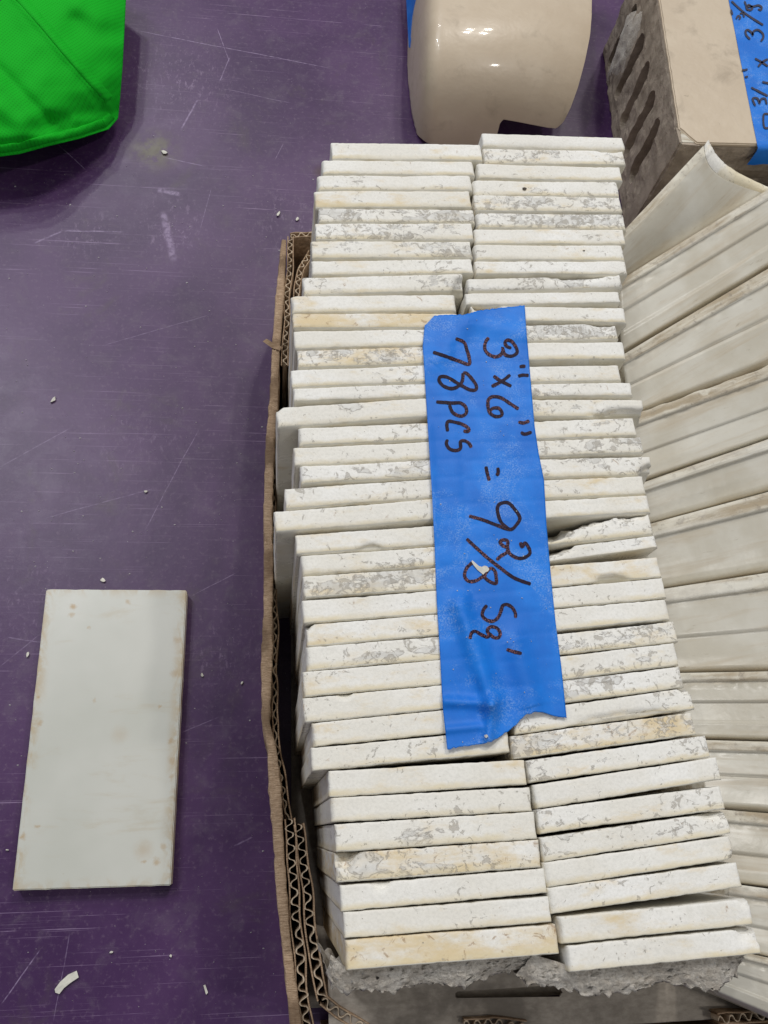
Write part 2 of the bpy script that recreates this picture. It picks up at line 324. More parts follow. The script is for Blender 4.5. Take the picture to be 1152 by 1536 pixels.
RT = [(721,203,933,209,222,226),(722.7,226,933,229.5,244,249),(714,249,929,254,269,275.6),(708,273,925.5,275.6,294,295.5),(709,296,928,299,315,318.5),
(713,322,935,324.5,342,344),(709.5,346.6,934,347.6,366,367),(709.5,370,933,371,390,391),(710,394,937,394.4,415,415),(699.6,421,929,415,440,438),
(696,442,926.5,439,460,460),(788,462,936.4,463.7,481,482),(790,490,922,487,511,511),(791,517,934.5,516,538,537),(795.7,552.5,927.6,550,574,573),
(798,578,944.8,576,599,598.7),(800.6,601,962,602,629,623),(804,634,949,629,657,654),(805.5,662.7,960,657,688,682),(812,690,974.4,686.8,720,713),
(817,722,964,716,749.5,739.6),(820,753,970.5,744.5,777.5,769),(822,788,971,772.5,816,799),(824.7,825,982,804,846,832),(826,850,984.7,837,880,862.6),
(829.6,883,992,868,912.7,894.6),(832,915,998,899.7,948,924.7),(836,951.5,1009,933,982,958.7),(841,985.5,1010.7,965,1017,996),(847,1021,1018,1000,1055,1030),
(850,1057,1032.6,1032,1088,1062),(763,1104.6,1035,1069,1137.5,1096),(786.5,1141,1056.5,1103.5,1177,1130),(797,1178,1072.6,1135.7,1211,1166),(802.6,1214.4,1078,1178.6,1250,1207),
(808,1257,1087,1216,1290,1244),(812.6,1294,1094,1253,1329.5,1285.5),(818.7,1332,1104.8,1292.7,1371,1323),(834.8,1375,1122.7,1347,1414,1378.5),(847,1418,1135,1391,1450,1427)]
WD = 2.97
def frames(rows, left):
    fr = []
    for i, (x0, y0, x1, y1, n0, n1) in enumerate(rows):
        z = 6.0
        a, b = P(x0, y0, z), P(x1, y1, z); d = (b - a); vis = d.length; d.normalize()
        full = vis > 2.75
        if not full:
            if left: b = a + d * WD
            else: a = b - d * WD
        w_ = (b - a).length
        nn = Vector((-d.y, d.x, 0)); na, nb = P(x0, n0, z), P(x1, n1, z)
        th = min(((a if full or left else P(x0, y0, z)) - na).dot(nn), (P(x1, y1, z) - nb).dot(nn))
        fr.append([a, b, d, nn, w_, th])
    for i, f in enumerate(fr):
        lim = .46 if i == len(fr) - 1 else .46
        if i + 1 < len(fr):
            g = fr[i + 1]; lim = min((f[0] - g[0]).dot(f[3]), (f[1] - g[1]).dot(f[3]), (f[0] - g[0]).dot(g[3]), (f[1] - g[1]).dot(g[3]))
        f[5] = max(.20, min(f[5] + .075, lim - .006, .43))
    return fr
LF, RF = frames(LT, True), frames(RT, False)
# per tile: (residue, ochre), chips, and a label fragment where something singles it out
LP = {1:(.05,.25),2:(.15,.2),3:(.45,.1),4:(0,.45),5:(.95,.15),6:(.6,.3),7:(.85,.25),8:(.45,.1),9:(.6,.2),10:(.1,.35),11:(0,.95),12:(.1,.1),13:(.95,.7),14:(.35,.1),15:(.45,.1),16:(.45,.2),17:(.5,.25),18:(.2,.15),19:(.7,.15),20:(.55,.2),
      21:(.4,.3),22:(.25,.35),23:(.5,.15),24:(.7,.35),25:(.25,.1),26:(.3,.5),27:(.45,.2),28:(.2,.3),29:(.3,.3),30:(.15,.35),31:(.2,.3),32:(.05,.25),33:(.4,.15),34:(.35,.2),35:(.65,.85),36:(.1,.1),37:(.1,.2),38:(.25,1.15)}
RP = {1:(0,0),2:(.7,.2),3:(.1,.2),4:(.6,.1),5:(.75,.2),6:(.9,.15),7:(.2,.35),8:(.25,.1),9:(.5,.1),10:(.7,0),11:(.15,.2),12:(.35,.1),13:(1.1,.15),14:(.05,.1),15:(.45,.05),16:(.4,.1),17:(.3,.1),18:(.55,.1),19:(1.0,.1),20:(.8,.25),
      21:(.15,.35),22:(.1,.1),23:(.55,.2),24:(.7,.1),25:(.3,.75),26:(.1,.1),27:(.1,.1),28:(.65,.1),29:(.5,.1),30:(.9,.1),31:(.7,.15),32:(.95,.95),33:(.6,.25),34:(.2,.1),35:(.65,.2),36:(.75,.2),37:(.15,.2),38:(.35,.35),39:(.1,.45),40:(.4,.25)}
LC = {35:[(0,1,.42,.2,.3,.14)],36:[(.2,1,.18,.08,.1,.06)],9:[(.98,-1,.2,.3,.3,.12)],26:[(0,1,.12,.12,.2,.08)],29:[(.22,1,.12,.06,.1,.05)],22:[(.4,-1,.2,.08,.1,.05)],16:[(.0,1,.12,.1,.15,.05)]}
RC = {17:[(.93,-1,.85,.16,.35,.12)],23:[(.28,1,1.1,.32,.7,.34),(.62,1,.5,.12,.2,.09),(.9,1,.3,.1,.1,.05)],24:[(.3,1,.7,.15,.3,.10)],25:[(.7,-1,.35,.1,.15,.07)],13:[(.92,1,.35,.12,.1,.05)],31:[(.6,-1,.9,.12,.1,.05),(1,1,.2,.1,.2,.06)],
      20:[(1,-1,.3,.2,.4,.12)],40:[(1,1,.4,.2,.2,.08)],37:[(1,-1,.12,.12,.2,.06)],2:[(.9,1,.3,.06,.08,.03)],10:[(.75,1,.7,.1,.12,.05)],39:[(1,1,.2,.12,.2,.05)],36:[(.95,1,.35,.12,.15,.07)],12:[(.1,1,.3,.15,.2,.08)],30:[(.1,1,.3,.08,.1,.05)]}
LS = {5:'white tile in the left row with heavy grey mortar flecks at its left end',11:'white tile streaked yellow along both rims, beside the top left corner of the blue tape',13:'tile heavily speckled grey and ochre, left row, level with the figure 7',
      16:'upper of the two white tiles sticking out far left past the box wall',21:'lower of the two white tiles sticking out far left past the box wall',
      31:'white left row tile under the torn bottom left corner of the blue tape',35:'white left row tile with a broken left corner and brown rim stains',38:'yellow stained tile nearest in the left row, with thick grey mortar below it',10:'white left row tile whose right end meets the top edge of the tape'}
RS = {1:'topmost smooth white tile of the right row, right behind which the table shows',13:'right row tile with a dark grey mortar band and a chipped far right corner',17:'right row tile with its near right corner broken off, level with the figure 6',
      23:'half broken tile with a dark hole beside the right edge of the tape',32:'right row tile with rust brown stains at its right end, just below the tape',
      31:'white tile with smooth grey film under the torn right end of the tape',36:'right row tile with a dark mortar crust on its far right corner',40:'white tile nearest in the right row, with thick grey mortar below it',19:'right row tile with one large grey mortar spot at its right end'}
tiles = []
for left, fr, par, chips, spec, N in ((True, LF, LP, LC, LS, 38), (False, RF, RP, RC, RS, 40)):
    for i, (a, b, d, nn, w_, th) in enumerate(fr):
        k = i + 1; mid = (a + b) / 2 - nn * (th / 2)
        drop = 0 if left else 0
        ht = 6.0 + random.uniform(-.012, .012) - drop
        rf = .07 if k < 24 else .025
        if not left and k in (1, 10): rf = .13
        v, f, fm = tile_mesh('ceramic_tile', w_, th, ht, 1.0, rf, random.choice((.03, .05, .09)), chips.get(k, ()), k + (0 if left else 50))
        o = obj('ceramic_tile', v, f, [BIS, GLZ], None, True, fm, loc=(mid.x, mid.y, .0))
        o.location.z = .0125 * 0.12
        o.rotation_euler.z = math.atan2(d.y, d.x)
        o.color = (par[k][0], par[k][1], 1.0 if random.random() < .4 or k in (19, 31, 29, 30) else 0.0, 1)
        side = 'left' if left else 'right'
        if k in spec: lab = spec[k]
        else:
            q = k - 1; e = N - k
            pos = ('farthest in the %s row' % side if q == 0 else '%s from the far end of the %s row' % (ORD[q], side)) if q <= e else '%s from the near end of the %s row' % (ORD[e], side)
            cond = 'mortar flecked' if par[k][0] >= .6 else ('ochre stained' if par[k][1] >= .35 else ('lightly flecked' if par[k][0] >= .3 else 'clean'))
            lab = '%s white tile on edge, %s' % (cond, pos)
        tag(o, lab, 'tile', 'white ceramic tiles standing on edge in the box'); tiles.append(o)
# thick mortar still stuck to the two nearest tiles
def mortar_slab(name, far, near, parent, seed, zt=5.93, depth=2.2):
    nu, nv = 90, 26; V = []
    for i in range(nu):
        t = i / (nu - 1); A = lerpline(far, t); B = lerpline(near, t)
        for j in range(nv):
            s = j / (nv - 1)
            if s < .6:
                q = s / .6; x = A[0] + (B[0] - A[0]) * q; y = A[1] + (B[1] - A[1]) * q
                z = zt - .05 - .22 * q ** 1.8
                p = P(x, y, z); p = p + Vector((nz(x * .09, y * .09, seed), nz(x * .09, y * .09, seed + 9), 1.1 * nz(x * .07, y * .07, seed + 4) + .8 * nz(x * .22, y * .22, seed + 3))) * .02 + Vector((0, 0, .06 * nz(x * .5, y * .5, seed) + .04 * nz(x * 1.1, y * 1.1, seed)))
                if q > .9: p.y -= .05 * nz(x * .12, seed)
                if q == 0: p = P(x, y, zt - .04)
            else:
                q = (s - .6) / .4; p0 = V[i * nv + 14]
                p0 = Vector(p0); p = p0 + Vector((.08 * nz(t * 20, q * 4, seed), q * .22 + .10 * nz(t * 25, q * 6, seed + 7), -q * depth))
            V.append(p)
    F_ = gridfaces(nu, nv); n0 = len(V)
    o = obj(name, V, F_, MORT, None, True); recalc(o); o.parent = parent
    o.matrix_parent_inverse = Matrix.Translation(parent.location) @ Matrix.Rotation(parent.rotation_euler.z, 4, 'Z'); o.matrix_parent_inverse.invert()
    return o
mortar_slab('mortar', [(497, 1432), (517, 1450), (833, 1427)], [(488, 1462), (500, 1484), (520, 1496), (532, 1488), (590, 1490), (620, 1478), (650, 1478), (690, 1484), (735, 1466), (790, 1452), (806, 1436)], tiles[37], 3)
mortar_slab('mortar', [(800, 1432), (838, 1443), (860, 1452), (1117, 1431)], [(770, 1466), (800, 1480), (845, 1484), (880, 1496), (960, 1490), (985, 1476), (1030, 1479), (1070, 1491), (1098, 1474), (1114, 1440)], tiles[77], 13)

# ------------------------------------------------------------------ the loose tile on the table
TLc = [P(x, y, .37) for x, y in ((69, 883), (280, 886), (256, 1327), (19, 1337))]
ctr = sum(TLc, Vector()) / 4; dx = ((TLc[1] - TLc[0]) + (TLc[2] - TLc[3])).normalized()
lw = ((TLc[1] - TLc[0]).length + (TLc[2] - TLc[3]).length) / 2; lh = ((TLc[0] - TLc[3]).length + (TLc[1] - TLc[2]).length) / 2
def mat_loose():
    n = NT('stained_white_glaze'); v = n.vec(); X, Y, Z = n.sep(n.tc.outputs['Object'])
    c = n.mix(n.step(n.noise(v, .5, 3), .3, .7), (.54, .55, .495), (.60, .605, .555))
    ex = n.step(n.math('ABSOLUTE', X), 1.20 * U, 1.5 * U); ey = n.step(n.math('ABSOLUTE', Y), 2.75 * U, 3.0 * U)
    e = n.math('MAXIMUM', ex, n.math('MULTIPLY', ey, .6)); st = n.noise(n.vec((1.5, 1, 1)), 1.7, 7, .7, .5)
    c = n.mix(n.math('MULTIPLY', n.math('MULTIPLY', e, n.step(st, .42, .62)), .6), c, (.44, .30, .12))
    s2 = n.noise(n.vec((.5, 2.2, 1)), .9, 7, .7, .4); c = n.mix(n.math('MULTIPLY', n.step(s2, .54, .72), .32), c, (.46, .38, .24))
    s3 = n.noise(v, 3.1, 6, .7, .6); c = n.mix(n.math('MULTIPLY', n.step(s3, .705, .76), .75), c, (.33, .23, .09))
    for (px, py, r, k) in ((110, 910, .12, .75), (107, 922, .10, .5), (192, 903, .10, .5), (135, 941, .07, .5), (59, 1085, .10, .5), (35, 1255, .10, .6), (55, 1240, .07, .5), (57, 1046, .06, .6), (262, 1010, .16, .4), (266, 960, .14, .4), (258, 1140, .14, .45), (215, 1275, .3, .3), (180, 1102, .3, .2), (256, 1112, .09, .5), (258, 1165, .09, .4), (240, 1060, .05, .5), (235, 1292, .12, .55), (216, 1293, .07, .5), (245, 1270, .1, .4), (142, 1050, .06, .3)):
        q = (P(px, py, .37) - ctr); q = Matrix.Rotation(-math.atan2(dx.y, dx.x), 3, 'Z') @ q
        sub = n.t.nodes.new('ShaderNodeVectorMath'); sub.operation = 'DISTANCE'; n.set(sub.inputs[0], n.tc.outputs['Object']); sub.inputs[1].default_value = (q.x * U, q.y * U, .37 * U)
        dd = n.math('ADD', sub.outputs['Value'], n.math('MULTIPLY_ADD', n.noise(v, 8, 4, .7), .2 * U, -.1 * U))
        c = n.mix(n.math('MULTIPLY', n.step(dd, r * U * .9, 0), k), c, (.42, .26, .09))
    n.out('Base Color', c); n.out('Roughness', .3); n.out('Coat Weight', .1); n.bump(n.noise(v, 1.5, 3), .1, .02); return n.m
XS_, YS_, ZS_ = XS, YS, ZS
def flat_tile():
    bm = bmesh.new(); bmesh.ops.create_cube(bm, size=1)
    for v in bm.verts: v.co = Vector((v.co.x * lw, v.co.y * lh, (v.co.z + .5) * .37))
    bmesh.ops.bevel(bm, geom=[e for e in bm.edges], offset=.022, segments=3, affect='EDGES')
    bmesh.ops.subdivide_edges(bm, edges=[e for e in bm.edges if e.calc_length() > 2], cuts=24, use_grid_fill=True)
    for v in bm.verts:
        e = max(abs(v.co.x) / (lw / 2), abs(v.co.y) / (lh / 2))
        if e > .97: v.co.x += .012 * nz(v.co.y * 4, 2); v.co.y += .010 * nz(v.co.x * 5, 7)
        v.co *= U
    me = bpy.data.meshes.new('ceramic_tile'); bm.to_mesh(me); bm.free(); me.materials.append(mat_loose()); me.materials.append(BIS)
    for p in me.polygons: p.material_index = 0 if p.normal.z > .6 else 1; p.use_smooth = False
    o = bpy.data.objects.new('ceramic_tile', me); C.collection.objects.link(o); o.location = Vector((ctr.x, ctr.y, .004)) * U; o.rotation_euler.z = math.atan2(dx.y, dx.x)
    o.color = (.3, .6, 0, 1); return o
tag(flat_tile(), 'single white glazed tile lying flat on the purple table, brown stained rims', 'tile')

# ================================================================== BLUE TAPE with handwriting
TL_ = [(637, 488), (634, 520), (638, 580), (643, 660), (648, 740), (652, 820), (655, 900), (660, 980), (664, 1060), (671, 1124)]
TR_ = [(787, 458), (790, 500), (796, 570), (802, 640), (808, 680), (816, 720), (820, 790), (826, 860), (833, 930), (842, 1000), (850, 1077)]
GX = (LF[20][1].x + RF[10][0].x) / 2
def tz(x, y):
    z = 6.094 + .010 * nz(x * .9, y * .9, 3.1) + .006 * nz(x * 2.5, y * 3.5, 7)
    fr = LF if x < GX else RF; best = 9
    for f in fr:
        a, d, nn, th = f[0], f[2], f[3], f[5]; best = min(best, abs((Vector((x, y, 0)) - a).dot(nn) + th + .01))
    z -= .0045 * math.exp(-(best / .05) ** 2) + .012 * math.exp(-((x - GX) / .08) ** 2)
    return z
def fold(px, py):      # raised creases of the loose lower end and corner curl; arguments are px just to keep the crease tables readable
    h = 0
    for (x0, y0, x1, y1, wd, k) in ((690, 905, 740, 1060, 16, .10), (740, 1050, 733, 1110, 9, .07), (770, 960, 800, 1060, 18, .06), (650, 545, 700, 480, 18, .035), (700, 480, 790, 500, 16, .03), (668, 1052, 735, 1056, 9, .05), (668, 1095, 720, 1090, 7, .03), (640, 640, 650, 800, 10, .02)):
        d = Vector((x1 - x0, y1 - y0)); q = Vector((px - x0, py - y0)); t = max(0, min(1, q.dot(d) / d.length_squared)); r = (q - d * t).length
        h += 1.5 * k * math.exp(-(r / wd) ** 2) * (1 if 0 < t < 1 else .8)
    d = max(0, 1 - math.hypot((px - 762) / 40, (py - 1010) / 70)); h -= .02 * d
    e = max(0, (py - 1030) / 90); h += .05 * e * e
    return h
def TP(px, py, off=0.0):
    q = P(px, py, 6.05); z = tz(q.x, q.y) + fold(px, py) + off; return P(px, py, z)
def tape_bounds(u):        # torn ends: start and end py for a given across position
    top = [(0, 488), (.06, 473), (.2, 472), (.36, 472), (.5, 466), (.66, 463), (.78, 461), (1, 458)]
    bot = [(0, 1124), (.15, 1119), (.3, 1116), (.42, 1108), (.5, 1098), (.58, 1088), (.64, 1076), (.72, 1069), (.8, 1068), (.9, 1074), (1, 1077)]
    def f(tb):
        for (a, ya), (b, yb) in zip(tb, tb[1:]):
            if u <= b: return ya + (yb - ya) * (u - a) / (b - a)
        return tb[-1][1]
    return f(top) + 1.6 * nz(u * 30, 1) + 1.2 * nz(u * 90, 2), f(bot) + 2.2 * nz(u * 26, 5) + 1.2 * nz(u * 80, 6)
def xat(line, y):
    for (xa, ya), (xb, yb) in zip(line, line[1:]):
        if y <= yb: return xa + (xb - xa) * (y - ya) / (yb - ya)
    (xa, ya), (xb, yb) = line[-2:]; return xa + (xb - xa) * (y - ya) / (yb - ya)
nu, nv = 72, 300; V = []
for i in range(nu):
    u = i / (nu - 1); y0, y1 = tape_bounds(u)
    for j in range(nv):
        y = y0 + (y1 - y0) * j / (nv - 1); xl, xr = xat(TL_, max(y, 488)), xat(TR_, y)
        if y < 488: xl += (488 - y) * .45
        V.append(TP(xl + (xr - xl) * u, y))
tape_root = empty('masking_tape', P(740, 790, 6.0)); tag(tape_root, 'long strip of blue masking tape with handwriting stuck across both rows of tiles', 'tape')
tp = obj('tape_strip', V, gridfaces(nu, nv), TAPE, None, True); recalc(tp); put(tp, tape_root)
sm = tp.modifiers.new('s', 'SOLIDIFY'); sm.thickness = .006 * U; sm.offset = -1
def stroke_mesh(strokes, mapf, offz, wpx):
    V, F_ = [], []
    for st in strokes:
        pts = st[:]; 
        wd = wpx
        # Catmull-Rom resample
        out = []
        ext = [pts[0]] + pts + [pts[-1]]
        for i in range(1, len(ext) - 2):
            p0, p1, p2, p3 = [np.array(ext[k], float) for k in (i - 1, i, i + 1, i + 2)]
            n = max(2, int(np.linalg.norm(p2 - p1) / 1.2))
            for k in range(n):
                t = k / n; out.append(.5 * ((2 * p1) + (-p0 + p2) * t + (2 * p0 - 5 * p1 + 4 * p2 - p3) * t * t + (-p0 + 3 * p1 - 3 * p2 + p3) * t ** 3))
        out.append(np.array(pts[-1], float)); n = len(out); b = len(V)
        for k, p in enumerate(out):
            d = out[min(n - 1, k + 1)] - out[max(0, k - 1)]; d = d / (np.linalg.norm(d) + 1e-9); nn = np.array([-d[1], d[0]])
            e = min(1, (min(k, n - 1 - k) + .9) / 2.6) ** .5; h = wd * .5 * e * (1 + .18 * nz(p[0] * .2, p[1] * .2, 5))
            jit = nn * .25 * nz(p[0] * .9, p[1] * .9)
            for s in (-1, -.33, .33, 1): q = p + nn * h * s + jit; V.append(mapf(q[0], q[1], offz))
        F_ += [f for f in gridfaces(n, 4, b)]
    return V, F_
def sub(pts, ox, oy, sc): return [(ox + x / sc, oy + y / sc) for x, y in pts]
A_ = lambda pts: sub(pts, 630, 450, 5.76)
B_ = lambda pts: sub(pts, 640, 690, 5.76)
D_ = lambda pts: sub(pts, 650, 880, 5.236)
words = {
 'handwritten_size': [A_([(595, 325), (568, 360), (560, 420), (590, 465), (650, 490), (700, 470), (718, 425), (712, 410), (735, 470), (790, 485), (835, 460), (835, 420), (800, 365), (760, 345), (735, 365), (750, 400), (790, 415)]),
    A_([(860, 576), (890, 572), (912, 572)]), A_([(848, 658), (890, 648), (940, 652)]),
    A_([(635, 655), (700, 700), (790, 745)]), A_([(780, 645), (710, 700), (618, 748)]),
    A_([(852, 942), (780, 895), (700, 845), (630, 835), (592, 860), (588, 920), (605, 975), (650, 1005), (700, 1000), (708, 970), (680, 935), (630, 935), (600, 960)]),
    A_([(850, 1052), (890, 1062), (925, 1052), (945, 1042)]), A_([(872, 1140), (900, 1158), (940, 1150), (965, 1138)])],
 'handwritten_count': [A_([(308, 332), (380, 365), (405, 430), (425, 500), (422, 555), (330, 525), (220, 485), (112, 450)]),
    A_([(372, 630), (365, 700), (330, 745), (270, 765), (200, 740), (165, 695), (180, 662), (240, 668), (310, 710), (370, 745), (430, 775), (480, 775), (485, 735), (440, 670), (400, 632), (372, 630)]),
    A_([(140, 880), (210, 885), (300, 890)]), A_([(255, 905), (275, 960), (310, 990), (360, 1003), (400, 975), (395, 925), (350, 890), (285, 890), (230, 890)]),
    A_([(240, 1135), (232, 1080), (245, 1048), (300, 1055), (370, 1075), (420, 1110), (415, 1135), (375, 1130)]),
    A_([(240, 1205), (228, 1240), (255, 1285), (310, 1300), (350, 1280), (350, 1225), (380, 1215), (420, 1235), (445, 1275)])],
 'handwritten_area': [B_([(512, 55), (525, 120), (542, 178)]), B_([(615, 65), (618, 110), (603, 135)]),
    B_([(366, 483), (480, 515), (600, 560), (720, 600), (775, 560), (805, 500), (765, 430), (705, 370), (640, 375), (612, 410), (620, 480), (650, 545), (715, 600)]),
    B_([(810, 710), (825, 750), (850, 715), (885, 765), (890, 810), (840, 845), (780, 845), (720, 810), (700, 760), (700, 700), (660, 690), (635, 710), (660, 740), (700, 760), (690, 800), (640, 830), (605, 865)]),
    B_([(345, 680), (420, 750), (520, 840), (640, 935), (760, 1020), (900, 1072)]),
    B_([(395, 885), (345, 935), (328, 1000), (360, 1045), (420, 1045), (480, 1010), (510, 985), (500, 1010), (545, 1050), (600, 1065), (600, 1010), (590, 960), (560, 935), (530, 950), (505, 985)]),
    D_([(422, 145), (395, 180), (385, 225), (420, 262), (470, 270), (510, 240), (530, 195), (545, 150), (580, 140), (620, 165), (645, 210), (645, 245)]),
    D_([(288, 410), (300, 365), (330, 350), (375, 375), (420, 395), (440, 380), (425, 345), (450, 315), (500, 325), (525, 365), (510, 400), (470, 395), (440, 365)]),
    D_([(575, 492), (630, 510), (695, 525)])]}
for nm, st in words.items():
    V, F_ = stroke_mesh(st, TP, .0065, 5.1); o = obj(nm, V, F_, INK, None, True); put(o, tape_root)
# --- loose white chip and specks on the tape
def chip(outline, z0, th, label, mapf=None, name='paint_chip', mat=CHIP, grp=None):
    c = (sum(p[0] for p in outline) / len(outline), sum(p[1] for p in outline) / len(outline))
    n = len(outline); f = mapf or (lambda x, y, o: P(x, y, z0 + o)); V = [f(x, y, .004) for x, y in outline] + [f(x, y, th * (.8 + .4 * random.random())) for x, y in outline]
    V += [f(c[0], c[1], .004), f(c[0], c[1], th * 1.15)]
    F_ = [(i, (i + 1) % n, n + (i + 1) % n, n + i) for i in range(n)] + [(n + i, n + (i + 1) % n, 2 * n + 1) for i in range(n)] + [((i + 1) % n, i, 2 * n) for i in range(n)]
    o = obj(name, V, F_, mat); recalc(o); tag(o, label, 'chip', grp); return o
chip(B_([(392, 865), (405, 875), (435, 915), (460, 918), (480, 925), (500, 912), (522, 918), (542, 942), (530, 962), (508, 970), (488, 990), (470, 975), (440, 950), (410, 915), (388, 880)]), 0, .02, 'torn white paint chip lying on the blue tape over the figure 8', TP)
chip(D_([(400, 1165), (420, 1160), (432, 1175), (415, 1190), (402, 1180)]), 0, .03, 'tiny white crumb near the torn bottom end of the blue tape', TP, 'crumb')
V, F_ = [], []
for px, py in [(701, 493), (725, 571), (661, 756), (742, 753), (785, 834), (741, 886), (702, 886), (686, 886), (783, 897), (785, 898), (736, 911), (740, 933), (734, 935), (684, 931), (680, 1004), (744, 1010), (796, 960), (797, 962), (774, 955), (766, 958), (761, 963), (824, 1045), (702, 886), (719, 885), (710, 1108), (694, 1113), (761, 637), (658, 640), (650, 597), (793, 1000), (715, 480)] + [(random.uniform(650, 830), random.uniform(500, 1090)) for _ in range(40)]:
    xl, xr = xat(TL_, max(py, 489)), xat(TR_, py)
    if not xl + 6 < px < xr - 6: continue
    r = random.uniform(.35, 1.2); b = len(V)
    for k in range(5): a = k * 1.2566 + random.random(); V.append(TP(px + r * math.cos(a), py + r * math.sin(a) * random.uniform(.5, 1.2), .009))
    V.append(TP(px, py, .02)); F_ += [(b + k, b + (k + 1) % 5, b + 5) for k in range(5)]
obj('plaster_dust', V, F_, CHIP, kind='stuff')['label'] = 'fine white plaster specks on the blue tape'

# ================================================================== CARDBOARD BOX
box = empty('cardboard_box', P(402, 900, 0)); tag(box, 'open worn brown corrugated cardboard box holding the two rows of tiles', 'box')
ZB = 3.0
def resample(pts, step):
    L = sum((b - a).length for a, b in zip(pts, pts[1:])); n = max(2, int(L / step)); return [Vector(lerpline([tuple(p) for p in pts], i / n)) for i in range(n + 1)], L
def ribbon(path, off, z0, ztf, th, mat, name, zjit=.03, wob=0):
    """vertical sheet of thickness th following path at sideways offset; bottom z0, top from function"""
    V = []; n = len(path)
    for i, p in enumerate(path):
        d = (path[min(n - 1, i + 1)] - path[max(0, i - 1)]).normalized(); nn = Vector((-d.y, d.x, 0)); o_ = off + wob * nz(p.x * 1.5, p.y * 1.5, off)
        zt = ztf(i) + zjit * nz(p.x * 5, p.y * 5, off * 3) + zjit * .5 * nz(p.x * 17, p.y * 17, off)
        for s, z in ((-1, z0), (-1, z0 + (zt - z0) * .6), (-1, zt - .03), (-.5, zt), (.5, zt), (1, zt - .03), (1, z0 + (zt - z0) * .6), (1, z0)):
            q = p + nn * (o_ + s * th / 2); V.append((q.x, q.y, z))
    o = obj(name, V, gridfaces(n, 8), mat, None, True); recalc(o); return o
def flute(path, off, z0, ztf, amp, wl, mat, name='corrugation', zjit=.09, th=.026):
    pts = []; s = 0; n = len(path)
    V = []; L = 0; k = 0
    dense = []
    for i in range(n - 1):
        seg = (path[i + 1] - path[i]); m = max(1, int(seg.length / (wl / 9)))
        for j in range(m): dense.append((path[i] + seg * (j / m), i + j / m))
    acc = 0; prev = dense[0][0]
    for i, (p, fi) in enumerate(dense):
        acc += (p - prev).length; prev = p
        d = (dense[min(len(dense) - 1, i + 1)][0] - dense[max(0, i - 1)][0]); d = d.normalized() if d.length > 1e-9 else Vector((0, 1, 0)); nn = Vector((-d.y, d.x, 0))
        ph = acc / wl * 2 * math.pi + 3.2 * nz(acc * .55, off) + 1.2 * nz(acc * 2.1, off + 3); wv = math.tanh(1.6 * math.sin(ph)) / .92 * amp * (.9 + .5 * nz(acc * 3, 7)) + .03 * nz(acc * 1.7, 11)
        zt = ztf(min(n - 1, int(fi))) - .01 + zjit * nz(acc * 4, off, 2); q = p + nn * (off + wv)
        for s_, z in ((-1, z0), (-1, zt), (1, zt), (1, z0)): r = q + nn * s_ * th / 2; V.append((r.x, r.y, z))
    o = obj(name, V, gridfaces(len(dense), 4), mat, None, False); recalc(o); return o
def panel(path_px, z0, zt, name, parent, thick=.16, wl=.26, jag=0.04, liner=CARD, inner=CARD, closed=False):
    path, L = resample([P(x, y, zt) if isinstance(zt, (int, float)) else P(x, y, 3) for x, y in path_px], .09)
    path = [Vector((p.x, p.y, 0)) for p in path]; zf = lambda i: zt
    r = empty(name, (parent.location / U)); r.parent = parent; r.location = (0, 0, 0); r.name = name
    h = thick / 2
    for o in (ribbon(path, h, z0, zf, .03, liner, 'liner_sheet', jag, .05), ribbon(path, -h, z0, zf, .03, inner, 'liner_sheet', jag, .05), flute(path, 0, z0, zf, h - .02, wl, CARDE)):
        o.parent = r; o.location = -parent.location
    return r
# outer side: crushed fold, its torn top is a solid ragged strip
outer_px = [(426, 360), (423, 400), (418, 470), (414, 520), (411, 600), (406, 650), (404, 700), (402, 770), (403, 850), (402, 920), (400, 1000), (399, 1085), (408, 1120), (414, 1200), (418, 1260), (422, 1330), (428, 1400), (436, 1470), (447, 1560)]
pth, _ = resample([P(x, y, ZB + .1) for x, y in outer_px], .05); pth = [Vector((p.x, p.y, 0)) for p in pth]
side = empty('side_flap', (0, 0, 0)); side.parent = box; side.location = (0, 0, 0)
def mid(o): o.parent = side; o.location = -box.location; return o
V = []; n = len(pth)
for i, p in enumerate(pth):
    hw = .088 + .04 * nz(p.y * .8, 1) + .022 * nz(p.y * 6, 2)
    if i < 8: hw *= .6 + .05 * i
    zt = ZB + .12 + .05 * nz(p.y * 1.3, 3)
    for s, z in ((-1, 0.01), (-1.1, zt * .6), (-1, zt - .05), (-.75, zt - .01), (-.4, zt - .03), (-.05, zt), (.3, zt - .025), (.7, zt - .01), (1, zt - .06), (1.05, zt * .6), (1, .01)):
        x = p.x + s * hw + .012 * nz(p.y * 9, s * 3); zz = z + (.02 * nz(p.y * 12, s * 5) + .02 * nz(p.y * 3, s * 8) if z > zt - .1 else 0); V.append((x, p.y, zz))
o = mid(obj('folded_edge', V, gridfaces(n, 11), CARD, None, True)); recalc(o)
panel([(436, 354), (434, 400), (431, 450), (429, 500), (427, 548)], .02, ZB + .02, 'side_wall', box, .13, .2)
panel([(416, 545), (413, 620), (410, 700), (410, 780), (412, 860), (412, 940), (412, 1020), (413, 1100), (421, 1160), (432, 1230)], .02, ZB - .35, 'side_wall', box, .10, .25, .2)
panel([(433, 1228), (438, 1290), (442, 1340), (447, 1400), (453, 1480), (463, 1560)], .02, ZB, 'side_wall', box, .17, .24)
panel([(447, 1236), (455, 1290), (461, 1340), (466, 1390), (473, 1440), (484, 1500)], .02, ZB - .02, 'inner_wall', box, .17, .24)
panel([(484, 1500), (505, 1517), (545, 1541), (560, 1550)], .02, ZB - .02, 'corner_flap', box, .16, .24)
panel([(436, 353), (450, 351), (480, 350), (720, 352), (960, 358), (1010, 360)], .02, ZB + .02, 'end_wall', box, .13, .22)
